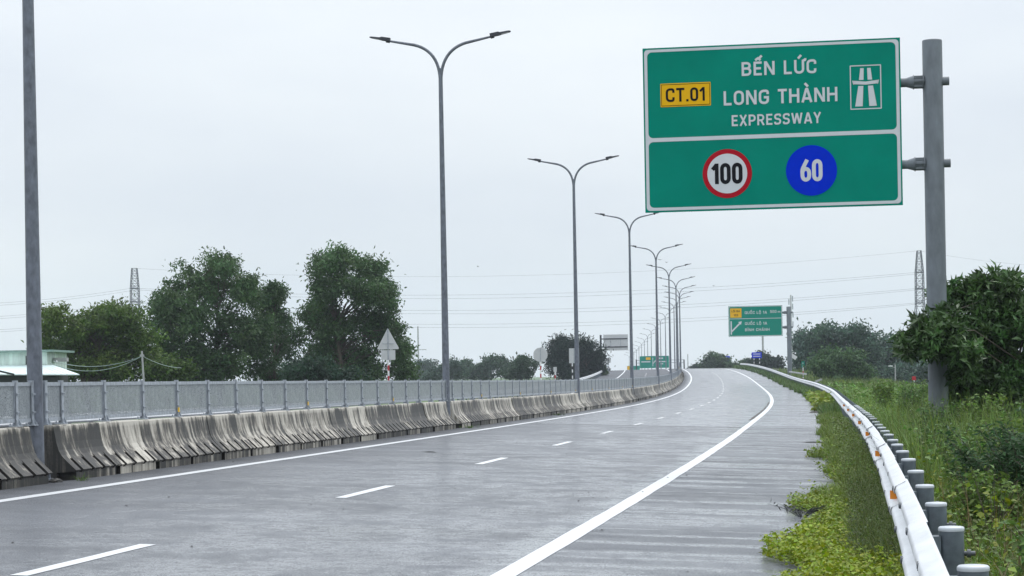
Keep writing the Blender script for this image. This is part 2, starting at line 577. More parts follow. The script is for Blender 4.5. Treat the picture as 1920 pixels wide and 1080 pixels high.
class MB:
    def __init__(self):
        self.v, self.f, self.smooth = [], [], []

    def add(self, vs, fs, smooth=False):
        n = len(self.v)
        self.v += [tuple(float(c) for c in p) for p in vs]
        self.f += [tuple(i + n for i in f) for f in fs]
        self.smooth += [smooth] * len(fs)
        return self

    def box(self, c, d, rot=None):
        """centre, full size; rot: 3x3"""
        h = np.array(d) / 2.0
        p = np.array([(x, y, z) for x in (-1, 1) for y in (-1, 1) for z in (-1, 1)]) * h
        if rot is not None:
            p = p @ np.array(rot).T
        p = p + np.array(c)
        return self.add(p, [(0, 1, 3, 2), (4, 6, 7, 5), (0, 4, 5, 1), (2, 3, 7, 6), (0, 2, 6, 4), (1, 5, 7, 3)])

    def bar(self, a, b, w, d=None):
        a, b = np.array(a, float), np.array(b, float)
        t = b - a
        L = np.linalg.norm(t); t = t / L
        ref = np.array([0, 0, 1.0]) if abs(t[2]) < 0.9 else np.array([0, 1.0, 0])
        n1 = np.cross(t, ref); n1 /= np.linalg.norm(n1)
        n2 = np.cross(n1, t)
        return self.box((a + b) / 2, (w, L, d or w), np.stack([n1, t, n2], 1))

    def tube(self, pts, rad, n=10, caps=True, smooth=True):
        pts = [np.array(p, float) for p in pts]
        if not hasattr(rad, '__len__'):
            rad = [rad] * len(pts)
        base = len(self.v)
        vs, fs = [], []
        prev = None
        for i, p in enumerate(pts):
            t = pts[min(i + 1, len(pts) - 1)] - pts[max(i - 1, 0)]
            t = t / (np.linalg.norm(t) + 1e-12)
            if prev is None:
                ref = np.array([1.0, 0, 0]) if abs(t[0]) < 0.9 else np.array([0, 1.0, 0])
            else:
                ref = prev
            n1 = ref - t * np.dot(ref, t); n1 /= np.linalg.norm(n1)
            prev = n1
            n2 = np.cross(t, n1)
            for k in range(n):
                a = 2 * math.pi * k / n
                vs.append(p + rad[i] * (math.cos(a) * n1 + math.sin(a) * n2))
        for i in range(len(pts) - 1):
            for k in range(n):
                fs.append((i * n + k, i * n + (k + 1) % n, (i + 1) * n + (k + 1) % n, (i + 1) * n + k))
        self.add(vs, fs, smooth)
        if caps:
            self.add(vs[:n], [tuple(reversed(range(n)))])
            self.add(vs[-n:], [tuple(range(n))])
        return self

    def lathe(self, prof, n=20, c=(0, 0, 0)):
        """prof: list of (r, z)"""
        vs, fs = [], []
        for r, z in prof:
            for k in range(n):
                a = 2 * math.pi * k / n
                vs.append((c[0] + r * math.cos(a), c[1] + r * math.sin(a), c[2] + z))
        for i in range(len(prof) - 1):
            for k in range(n):
                fs.append((i * n + k, i * n + (k + 1) % n, (i + 1) * n + (k + 1) % n, (i + 1) * n + k))
        return self.add(vs, fs, True)

    def mesh(self, name):
        me = bpy.data.meshes.new(name)
        me.from_pydata(self.v, [], self.f)
        me.polygons.foreach_set('use_smooth', np.array(self.smooth, dtype=bool))
        me.update()
        return me

    def build(self, name, mat, parent=None, **kw):
        return link(name, self.mesh(name), mat, parent, **kw)


ORD = ['first', 'second', 'third', 'fourth', 'fifth', 'sixth', 'seventh', 'eighth', 'ninth', 'tenth', 'eleventh', 'twelfth', 'thirteenth', 'fourteenth', 'fifteenth', 'sixteenth', 'seventeenth', 'eighteenth', 'nineteenth', 'twentieth', 'twenty-first', 'twenty-second']


def ribbon(us, s0, s1, ds, h=0.0, hs=None):
    ss = np.arange(s0, s1 + 1e-6, ds)
    V, UV = [], []
    for j, u in enumerate(us):
        hh = h if hs is None else hs[j]
        V.append(RP(ss, np.full_like(ss, u), hh))
        UV.append(np.stack([ss, np.full_like(ss, u)], 1))
    n = len(ss)
    V = np.concatenate(V); UV = np.concatenate(UV)
    F = []
    for j in range(len(us) - 1):
        i = np.arange(n - 1)
        F.append(np.stack([j * n + i, (j + 1) * n + i, (j + 1) * n + i + 1, j * n + i + 1], 1))
    return V, np.concatenate(F), UV


# ------------------------------------------------------------------ the ground and the roads
def ground_sheet():
    xs = np.concatenate([np.linspace(-2400, -200, 12), np.linspace(-160, 200, 19), np.linspace(260, 2400, 12)])
    ys = np.concatenate([np.linspace(-400, -60, 5), np.linspace(-20, 500, 27), np.linspace(560, 2400, 14)])
    g = np.array([(x, y, -1.75 + 0.12 * math.sin(x * 0.05) * math.cos(y * 0.04)) for y in ys for x in xs])
    nx = len(xs)
    f = [(j * nx + i, j * nx + i + 1, (j + 1) * nx + i + 1, (j + 1) * nx + i) for j in range(len(ys) - 1) for i in range(nx - 1)]
    link('ground', mesh_np('ground', g, np.array(f)), 'field', kind='structure')


ground_sheet()

ROAD_END = 900.0
v, f, uvs = ribbon([-1.5, -0.9, 0, 2, 3.95, 6, 7.2, 7.95, 9.4, 10.9, 11.4], -60, ROAD_END, 2.0)
road = link('road', mesh_np('road', v, f, uv=uvs, smooth=True), 'asphalt', kind='structure')
v, f, uvs = ribbon([-14.6, -13.5, -12, -10.8, -8, -5, -2.9, -1.5], -60, ROAD_END, 2.0)
opp = link('opposite_road', mesh_np('opposite_road', v, f, uv=uvs, smooth=True), 'asphalt', kind='structure')

# embankment shoulders: soil rising a little from the paving edge, then falling to the fields
VERGE_U = [10.95, 11.5, 12.2, 13.5, 16, 19, 24, 32]


def verge_h(u, s):
    """height of the soil above the crossfall plane, right of the road"""
    u = np.asarray(u, float); s = np.asarray(s, float)
    base = np.interp(u, [10.4, 11.0, 11.8, 13.5, 16, 19, 24, 32], [0.01, 0.03, 0.05, 0.10, 0.05, -0.15, -0.7, -1.7])
    return base + np.where(u > 11.2, 0.05 * np.sin(s * 0.9 + u * 2.1) * np.cos(s * 0.37 - u), 0)


ss = np.arange(-60, 500.1, 2.0)
V = [RP(ss, np.full_like(ss, u), 0) + np.stack([0 * ss, 0 * ss, verge_h(np.full_like(ss, u), ss)], 1) for u in [10.95] + VERGE_U[1:]]
n = len(ss)
F = np.concatenate([np.stack([j * n + np.arange(n - 1), (j + 1) * n + np.arange(n - 1), (j + 1) * n + np.arange(1, n), j * n + np.arange(1, n)], 1) for j in range(len(V) - 1)])
link('verge', mesh_np('verge', np.concatenate(V), F, smooth=True), 'soil', kind='structure')
v, f, uvs = ribbon([-34, -22, -17, -14.62], -60, 500, 4.0, hs=[-2.2, -1.2, -0.1, -0.04])
link('opposite_verge', mesh_np('opposite_verge', v, f, smooth=True), 'soil', kind='structure')


def strip(name, u0, u1, s0, s1, mat, parent, h=0.004, ds=1.0, ragged=0.0, seed=0):
    n = max(2, int((s1 - s0) / ds) + 1)
    a = np.linspace(s0, s1, n)
    rng = np.random.RandomState(seed)
    d0 = (rng.rand(n) - 0.5) * ragged; d1 = (rng.rand(n) - 0.5) * ragged
    V = np.concatenate([RP(a, u0 + d0, h), RP(a, u1 + d1, h)])
    i = np.arange(n - 1)
    return link(name, mesh_np(name, V, np.stack([i, n + i, n + i + 1, i + 1], 1)), mat, parent)


strip('edge_line', -0.1, 0.1, -60, 700, 'line_paint', road, ragged=0.01)
strip('edge_line', 7.84, 8.07, -60, 700, 'line_paint', road, ragged=0.015, seed=1)
for k in range(36):
    s0 = 17.2 + 11.08 * k - 22.16
    if s0 > 330:
        break
    strip('lane_dash', 3.87, 4.03, s0, s0 + 3.2, 'line_paint' if k < 4 else ('line_paint_worn' if k < 6 else 'line_paint_faded'), road, ds=0.4, ragged=0.012, seed=k + 5)
strip('edge_line', -3.0, -2.8, -60, 700, 'line_paint', opp)
strip('edge_line', -10.95, -10.75, -60, 700, 'line_paint', opp)
for k in range(30):
    s0 = 5 + 11.08 * k
    strip('lane_dash', -6.93, -6.77, s0, s0 + 3.2, 'line_paint_worn', opp, ds=0.8)
# paving joint across the carriageway and a cracked strip along the edge line
strip('paving_joint', 0.2, 7.8, 72.0, 72.35, 'pebble', road, h=0.003, ds=0.35, ragged=0.1, seed=3).rotation_euler = (0, 0, 0)
strip('paving_joint', 8.1, 11.3, 72.05, 72.35, 'pebble', road, h=0.003, ds=0.3, ragged=0.1, seed=4)
strip('line_crack', 7.70, 7.80, 84, 132, 'mud', road, h=0.003, ds=1.5, ragged=0.07, seed=9)

# ------------------------------------------------------------------ lamp posts down the median
LAMP_S = {1: 30.3, 2: 64.5, 3: 100.9, 4: 135.6, 5: 171.2}
for k in range(6, 25):
    LAMP_S[k] = 171.2 + 34.36 * (k - 5)
MED_U = -1.42
HJ = 11.67


def bez(p0, p1, p2, p3, n):
    t = np.linspace(0, 1, n)[:, None]
    p0, p1, p2, p3 = map(np.array, (p0, p1, p2, p3))
    return (1 - t) ** 3 * p0 + 3 * (1 - t) ** 2 * t * p1 + 3 * (1 - t) * t * t * p2 + t ** 3 * p3


def lamp_meshes():
    M = {}
    M['pole'] = MB().tube([(0, 0, 0.0), (0, 0, 3), (0, 0, 7), (0, 0, HJ)], [0.128, 0.112, 0.09, 0.066], 16).mesh('pole')
    b = MB().box((0, 0, 0.0), (0.42, 0.42, 0.05))
    for sx in (-1, 1):
        for sy in (-1, 1):
            b.tube([(sx * .15, sy * .15, 0.02), (sx * .15, sy * .15, 0.09)], 0.02, 6)
    M['base_plate'] = b.mesh('base_plate')
    for sd, nm in ((-1, 'L'), (1, 'R')):
        arc = bez((sd * .02, 0, HJ - .3), (sd * .05, 0, HJ + .33), (sd * .38, 0, HJ + .68), (sd * .86, 0, HJ + .80), 12)
        tip = np.array([(sd * 1.72, 0, HJ + .97)])
        M['arm' + nm] = MB().tube(list(arc) + list(tip), [.05] * 12 + [.034], 10).mesh('arm')
        sl = .17 / .86
        R = np.array([[1 / math.hypot(1, sl), 0, -sd * sl / math.hypot(1, sl)], [0, 1, 0], [sd * sl / math.hypot(1, sl), 0, 1 / math.hypot(1, sl)]])
        h = MB()
        c = np.array((sd * 1.66, 0, HJ + .975))
        def P(x, y, z):
            return c + R @ np.array((sd * x, y, z))
        # tapered luminaire body: thick gear end, slim optic end
        prof = [(0.0, .09, -.03, .085), (.28, .11, -.03, .075), (.34, .12, -.02, .045), (.62, .11, -.012, .03), (.68, .07, -.006, .018)]
        vs, fs = [], []
        for x, w, z0, z1 in prof:
            vs += [P(x, -w, z0), P(x, w, z0), P(x, w * .85, z1), P(x, -w * .85, z1)]
        for i in range(len(prof) - 1):
            for j in range(4):
                fs.append((i * 4 + j, i * 4 + (j + 1) % 4, i * 4 + 4 + (j + 1) % 4, i * 4 + 4 + j))
        fs += [(3, 2, 1, 0), tuple(range(len(vs) - 4, len(vs)))]
        h.add(vs, fs)
        M['head' + nm] = h.mesh('lamp_head')
        g = MB()
        g.add([P(.36, -.09, -.022), P(.36, .09, -.022), P(.61, .08, -.016), P(.61, -.08, -.016)], [(0, 1, 2, 3)])
        M['glass' + nm] = g.mesh('lens')
        M['clamp' + nm] = MB().box(c + R @ np.array((sd * .06, 0, -.045)), (.12, .1, .06), R).mesh('clamp')
    return M


LM = lamp_meshes()
LAMP_NAMES = {1: 'leftmost', 2: 'second', 3: 'third', 4: 'fourth', 5: 'fifth', 6: 'sixth', 7: 'seventh', 8: 'eighth', 9: 'ninth', 10: 'tenth', 11: 'eleventh', 12: 'twelfth'}
for k, s in LAMP_S.items():
    if k == 1:
        lab = 'tall galvanised lamp post nearest the camera, cut off by the top of the picture'
    elif k in LAMP_NAMES:
        lab = LAMP_NAMES[k] + ' tall double-armed lamp post from the left along the concrete median'
    else:
        lab = 'distant double-armed lamp post on the median beyond the crest of the road'
    p = RP(s, MED_U)
    e = empty('street_lamp', p, -heading(s), lab, 'lamp post', 'double-armed lamp posts along the median')
    link('pole', LM['pole'], 'pole_steel', e)
    if k < 12:
        link('base_plate', LM['base_plate'], 'pole_steel', e)
    for sd in 'LR':
        link('arm', LM['arm' + sd], 'pole_steel', e)
        hd = link('lamp_head', LM['head' + sd], 'dark_metal', e)
        if k < 7:
            link('lens', LM['glass' + sd], 'sign_back', hd)
            link('clamp', LM['clamp' + sd], 'dark_metal', hd)

# ------------------------------------------------------------------ precast median barrier
UNIT = 1.905


def barrier_mesh(L=UNIT - 0.022, slots=True):
    """local x = lateral (+x to our side), y along the road, z up; origin at the middle of the block's foot"""
    top = [(.235, .43), (.19, .51), (.155, .63), (.125, .80), (.115, .885), (.10, .905)]
    full = [(.44, 0), (.44, .05), (.44, .165), (.465, .175), (.475, .195), (.30, .36)] + top
    cut = [(.44, 0), (.44, .05), (.44, .150), (.20, .155), (.18, .30), (.275, .372)] + top
    gate = [(.15, 0), (.15, .05), (.15, .150), (.465, .175), (.475, .195), (.30, .36)] + top
    pitch = L / 4.0
    secs = [(-L / 2, gate)]
    y = -L / 2
    secs.append((-L / 2 + .085, gate)); secs.append((-L / 2 + .0851, full))
    for i in range(4):
        c = -L / 2 + pitch * (i + .55)
        if slots:
            secs += [(c - .058, full), (c - .0579, cut), (c + .0579, cut), (c + .058, full)]
    secs.append((L / 2 - .0851, full)); secs.append((L / 2 - .085, gate)); secs.append((L / 2, gate))
    secs.sort(key=lambda q: q[0])
    mb = MB()
    n = len(full) * 2
    vs, fs = [], []
    for y, pr in secs:
        ring = [(x, y, z) for x, z in pr] + [(-x, y, z) for x, z in reversed(pr)]
        vs += ring
    for i in range(len(secs) - 1):
        for j in range(n - 1):
            fs.append((i * n + j, (i + 1) * n + j, (i + 1) * n + j + 1, i * n + j + 1))
    mb.add(vs, fs)
    mb.add(vs[:n], [tuple(range(n))])
    mb.add(vs[-n:], [tuple(reversed(range(n)))])
    me = mb.mesh('barrier_block')
    me.materials.append(MATS['barrier_concrete'])
    me.materials.append(MATS['slot_shade'])         # shade inside the drain slots, put into the colour
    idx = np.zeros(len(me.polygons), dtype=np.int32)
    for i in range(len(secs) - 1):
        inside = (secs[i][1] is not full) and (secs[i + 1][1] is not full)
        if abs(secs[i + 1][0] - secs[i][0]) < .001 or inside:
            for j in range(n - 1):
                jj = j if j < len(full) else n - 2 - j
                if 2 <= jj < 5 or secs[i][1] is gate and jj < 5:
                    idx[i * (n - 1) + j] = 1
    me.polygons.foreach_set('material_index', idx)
    return me


BM = barrier_mesh()
BM_PLAIN = barrier_mesh(slots=False)
BAR_U = -1.46
first_gap = {}


def lamp_word(k):
    return 'nearest' if k == 1 else LAMP_NAMES[k]


def spans():
    ks = sorted(LAMP_S)
    out = [(0, -20.0, LAMP_S[1])]
    for a, b in zip(ks[:-1], ks[1:]):
        out.append((a, LAMP_S[a], LAMP_S[b]))
    return out


nb = 0
for k, sa, sb in spans():
    if sa > 330:
        break
    a = sa + .55 if k else sa
    b = sb - .40
    nn = int(round((b - a) / UNIT))
    step = (b - a) / nn
    for i in range(nn):
        sc = a + step * (i + .5)
        if sc < 20 or sc > 340:
            continue
        p = RP(sc, 0.0, 0.0); q = RP(sc, BAR_U, 0.0)
        rz = -heading(sc) + random.Random(i * 7 + k).uniform(-.004, .004)
        if k == 0:
            lab = 'stained concrete barrier block, %s from the left before the nearest lamp post' % ORD[max(0, i - nn + 4)] if i >= nn - 4 else 'stained concrete barrier block left of the nearest lamp post'
        elif k < 10 and i < 22:
            lab = 'slotted concrete median barrier block, %s past the %s lamp post' % (ORD[i], lamp_word(k))
        else:
            lab = 'distant concrete median barrier block on the climbing bend'
        jr = random.Random(i * 31 + k * 7)
        o = link('barrier_block', BM if sc < 150 else BM_PLAIN, 'barrier_concrete', None, (q[0] + jr.uniform(-.014, .014), q[1], p[2] + jr.uniform(-.012, .004)), rz, lab, 'barrier', 'concrete median barrier blocks')
        o.scale = (1, step / UNIT, 1)
        nb += 1
# ------------------------------------------------------------------ anti-glare mesh fence on the barrier
FH0, FH1 = 0.915, 1.585


def post_mesh():
    m = MB()
    m.box((0, 0, (FH0 + FH1) / 2 + .012), (.05, .012, FH1 - FH0 + .02))
    m.box((.028, 0, (FH0 + FH1) / 2 + .012), (.010, .085, FH1 - FH0 + .02))
    m.box((-.028, 0, (FH0 + FH1) / 2 + .012), (.010, .062, FH1 - FH0 + .02))
    return m.mesh('fence_post')


def foot_mesh():
    m = MB().box((0, 0, FH0), (.17, .16, .014))
    for y in (-.05, .05):
        m.add([(.03, y - .006, FH0), (.08, y - .006, FH0), (.03, y - .006, FH0 + .12), (.03, y + .006, FH0), (.08, y + .006, FH0), (.03, y + .006, FH0 + .12)],
              [(0, 1, 2), (3, 5, 4), (0, 3, 4, 1), (1, 4, 5, 2), (2, 5, 3, 0)])
    for x in (-.06, .06):
        for y in (-.06, .06):
            m.tube([(x, y, FH0), (x, y, FH0 + .04)], .012, 6)
    return m.mesh('foot_plate')


def bolt_mesh():
    m = MB()
    for z in (FH0 + .20,):
        m.box((.04, 0, z), (.02, .085, .035))
        for y in (-.028, .028):
            m.tube([(.045, y, z), (.065, y, z)], .011, 6)
    return m.mesh('clip')


def panel_mesh():
    L = 1.905 - .07
    m = MB()
    z0, z1 = FH0 + .045, FH1 - .005
    m.box((0, 0, z1 - .03), (.035, L, .06))
    m.box((0, 0, z0 + .03), (.035, L, .06))
    for y in (-L / 2 + .014, L / 2 - .014):
        m.box((0, y, (z0 + z1) / 2), (.033, .028, z1 - z0 - .122))
    return m.mesh('fence_panel')


def sheet_mesh():
    L = 1.905 - .07
    z0, z1 = FH0 + .105, FH1 - .065
    return mesh_np('mesh_sheet', np.array([(.004, -L / 2 + .02, z0), (.004, L / 2 - .02, z0), (.004, L / 2 - .02, z1), (.004, -L / 2 + .02, z1)]), np.array([(0, 1, 2, 3)]))


FP, FF, FB, FPN, FSH = post_mesh(), foot_mesh(), bolt_mesh(), panel_mesh(), sheet_mesh()
FRF = MB().box((.042, 0, FH0 + .13), (.016, .07, .085)).mesh('reflector')
SPAN_LABEL = {0: 'grey mesh fence on the barrier, run left of the nearest lamp post', 1: 'grey mesh fence run on the barrier between the nearest and second lamp posts',
              2: 'grey mesh fence run on the barrier between the second and third lamp posts', 3: 'grey mesh fence run on the barrier between the third and fourth lamp posts',
              4: 'grey mesh fence run on the barrier just past the fourth lamp post',
              5: 'grey mesh fence run on the bend just past the fifth lamp post', 6: 'grey mesh fence run on the bend just past the sixth lamp post', 7: 'grey mesh fence run near the crest past the seventh lamp post', 8: 'grey mesh fence run near the crest past the eighth lamp post'}


def fence_transform(s):
    p = RP(s, 0.0); q = RP(s, MED_U)
    return np.array([q[0], q[1], p[2]])


for k, sa, sb in spans():
    if sa > 330:
        break
    a, b = (sa + .38, sb - .16) if k else (16.2, sb - .16)
    pp = a + .66
    ps = [a, pp] if k else [a]
    while ps[-1] + 1.905 < b - .3:
        ps.append(ps[-1] + 1.905)
    ps.append(b)
    o0 = fence_transform(a)
    e = empty('mesh_fence', o0, 0, SPAN_LABEL.get(k, 'far grey mesh fence run curving up to the crest on the barrier'), 'fence', 'anti-glare mesh fence on the median barrier')
    near = sa < 128
    joined_frame, joined_sheet = MB(), MB()
    for i, s in enumerate(ps):
        p = fence_transform(s) - o0
        if near:
            o = link('fence_post', FP, 'galvanised', e, p, -heading(s))
            if s < 75:
                link('foot_plate', FF, 'galvanised', o)
                link('clip', FB, 'galvanised', o)
                link('clip', FB, 'galvanised', o, (0, 0, .28))
            if (k == 1 and i in (4, 9, 14)) or (k > 1 and i % 5 == 4):
                link('reflector', FRF, 'reflector_yellow', o)
        else:
            joined_frame.box(p + np.array([0, 0, (FH0 + FH1) / 2]), (.07, .07, FH1 - FH0 + .03))
        if i + 1 < len(ps):
            s2 = ps[i + 1]
            p2 = fence_transform(s2) - o0
            if near:
                c = (p + p2) / 2
                d = p2 - p
                o = link('fence_panel', FPN, 'galvanised', e, c, -math.atan2(d[0], d[1]))
                o.rotation_euler[0] = 0
                o.scale = (1, (s2 - s) / 1.905, 1)
                link('mesh_sheet', FSH, 'expanded_mesh', o)
            else:
                z = np.array([0, 0, 1.0])
                joined_frame.bar(p + z * (FH1 - .03), p2 + z * (FH1 - .03), .04, .06)
                joined_frame.bar(p + z * (FH0 + .07), p2 + z * (FH0 + .07), .04, .06)
                joined_sheet.add([p + z * (FH0 + .1), p2 + z * (FH0 + .1), p2 + z * (FH1 - .06), p + z * (FH1 - .06)], [(0, 1, 2, 3)])
    if not near:
        joined_frame.build('fence_frame', 'galvanised', e, kind='stuff')
        joined_sheet.build('mesh_sheet', 'expanded_mesh', e, kind='stuff')

# ------------------------------------------------------------------ W-beam guardrails
WPROF = [(0.0, .156), (-.014, .152), (-.030, .138), (-.078, .112), (-.084, .096), (-.084, .072), (-.078, .056), (-.018, .026), (-.004, .010),
         (-.004, -.010), (-.018, -.026), (-.078, -.056), (-.084, -.072), (-.084, -.096), (-.078, -.112), (-.030, -.138), (-.014, -.152), (0.0, -.156)]


def wbeam(mb, s0, s1, u, hc, side, ds=0.75, lift0=0.0):
    """one rail length; side=+1: face towards smaller u; the near end (s0) lies over its neighbour by lift0"""
    n = max(2, int(math.ceil((s1 - s0) / ds)) + 1)
    ss = np.linspace(s0, s1, n)
    prof = np.array(WPROF)
    vs = []
    m = len(prof)
    for s in ss:
        lf = lift0
        ring = []
        for (x, z) in prof:
            ring.append(RP(s, u + side * (x - lf + .20 * z), hc + z * (1 + lf * 1.2)))
        for (x, z) in reversed(prof):
            ring.append(RP(s, u + side * (x - lf + .004 + .20 * z), hc + z * (1 + lf * 1.2) * .985))
        vs += ring
    k = 2 * m
    fs = []
    for i in range(n - 1):
        for j in range(k):
            a = (i * k + j, i * k + (j + 1) % k, (i + 1) * k + (j + 1) % k, (i + 1) * k + j)
            fs.append(a if side > 0 else tuple(reversed(a)))
    mb.add(vs, fs, True)
    mb.add(vs[:k], [(j, (j + 1), k - 2 - j, k - 1 - j) for j in range(m - 1)])
    mb.add(vs[-k:], [(k - 1 - j, k - 2 - j, j + 1, j) for j in range(m - 1)])


RAIL_U, RAIL_H = 11.47, 0.875
gr = empty('guardrail', RP(8.0, RAIL_U), 0, 'white steel guardrail on round posts curving along the right shoulder', 'guardrail')
G0 = np.array(gr.location)


def shift(mb):
    mb.v = [tuple(np.array(p) - G0) for p in mb.v]
    return mb


PITCH = 2.21
post_me = MB().lathe([(.0, -.35), (.07, -.35), (.07, 1.005)], 20).mesh('post')
cap_me = MB().lathe([(.0725, 1.003), (.0735, 1.012), (.0725, 1.021), (.066, 1.027), (.035, 1.030), (.0001, 1.031)], 20).mesh('cap')
pb = MB().tube([(-.075, 0, .875), (.13, 0, .875)], .014, 8)
pb.tube([(.085, 0, .875), (.105, 0, .875)], .026, 6)
bolt_me = pb.mesh('through_bolt')
blk = MB().box((-.085, 0, .875), (.05, .11, .2)).mesh('spacer')
s = 8.05
i = 0
far_posts = MB()
rr = random.Random(4)
while s < 360:
    p = RP(s, RAIL_U + .155)
    if s < 62:
        o = link('post', post_me, 'post_zinc', gr, p - G0, -heading(s))
        o.location[2] += rr.uniform(-.012, .012)
        link('cap', cap_me, 'cap_zinc', o)
        link('through_bolt', bolt_me, 'bolt_metal', o)
        link('spacer', blk, 'post_zinc', o)
    else:
        far_posts.tube([p - G0 + np.array([0, 0, -.2]), p - G0 + np.array([0, 0, 1.03])], .07, 8)
    s += PITCH
far_posts.build('post_row', 'post_zinc', gr, kind='stuff')
s = 4.0
SEG = 4.42
k = 0
while s < 380:
    near = s < 75
    L = SEG if near else SEG * 5
    m = MB()
    wbeam(m, s - .16, s + L + .16, RAIL_U, RAIL_H + rr.uniform(-.006, .006), 1, .75 if near else 2.2, (.012 if k % 2 else 0.0))
    shift(m).build('rail_length', 'rail_zinc', gr)
    if near:
        for sb_, ub_ in ((s + .02, RAIL_U - .008), (s + .12 + PITCH, RAIL_U - .002)):
            if sb_ > 45:
                continue
            for z in (.084, -.084):
                for d in (-.05, .05):
                    m = MB()
                    m.tube([RP(sb_ + d, ub_ - (.080 - .2 * z), RAIL_H + z), RP(sb_ + d, ub_ - (.098 - .2 * z), RAIL_H + z)], .021, 6)
                    shift(m).build('splice_bolt', 'bolt_metal', gr)
        if k % 2 == 1:
            sr = s + .55
            m = MB()
            vs = [RP(sr + d_, RAIL_U + x, RAIL_H + z) for d_ in (0, .006) for x, z in ((-.03, .036), (-.098, .036), (-.098, -.036), (-.03, -.036))]
            m.add(vs, [(0, 1, 2, 3), (7, 6, 5, 4), (0, 4, 5, 1), (1, 5, 6, 2), (2, 6, 7, 3)])
            shift(m).build('reflector', 'reflector_orange', gr)
    s += L
    k += 1

# guardrail beyond the opposite carriageway
OG_U = -13.9
go = empty('guardrail', RP(30.0, OG_U), 0, 'pale steel guardrail beyond the opposite carriageway, seen through the mesh fence', 'guardrail')
G0 = np.array(go.location)
m = MB(); mp_ = MB()
s = 10.0
while s < 420:
    wbeam(m, s, s + 12.0, OG_U, .70, -1, 3.0)
    s += 12.0
s = 12.0
while s < 420:
    p = RP(s, OG_U - .15) - G0
    mp_.tube([p + np.array([0, 0, -.4]), p + np.array([0, 0, .9])], .07, 8)
    s += 4.0
shift(m).build('rail', 'rail_zinc', go)
mp_.build('post_row', 'post_zinc', go, kind='stuff')

# ------------------------------------------------------------------ lettering: strokes of even width (road-sign face)
def rpath(pts, r, closed=False, n=6):
    pts = [np.array(p, float) for p in pts]
    out = []
    N_ = len(pts)
    for i, p in enumerate(pts):
        if not closed and i in (0, N_ - 1):
            out.append(p)
            continue
        a, b = pts[(i - 1) % N_], pts[(i + 1) % N_]
        da, db = a - p, b - p
        la, lb = np.linalg.norm(da), np.linalg.norm(db)
        da, db = da / la, db / lb
        ca = np.clip(np.dot(da, db), -1, 1)
        ang = math.acos(ca)
        if r <= 0 or ang > 3.0:
            out.append(p)
            continue
        d = min(r / math.tan(ang / 2), la * .49, lb * .49)
        q0, q1 = p + da * d, p + db * d
        for k in range(n + 1):
            t = k / n
            out.append((1 - t) ** 2 * q0 * 1 + 2 * (1 - t) * t * (p * .86 + (q0 + q1) / 2 * .14) + t * t * q1)
    return out


lo, hi = .08, .92


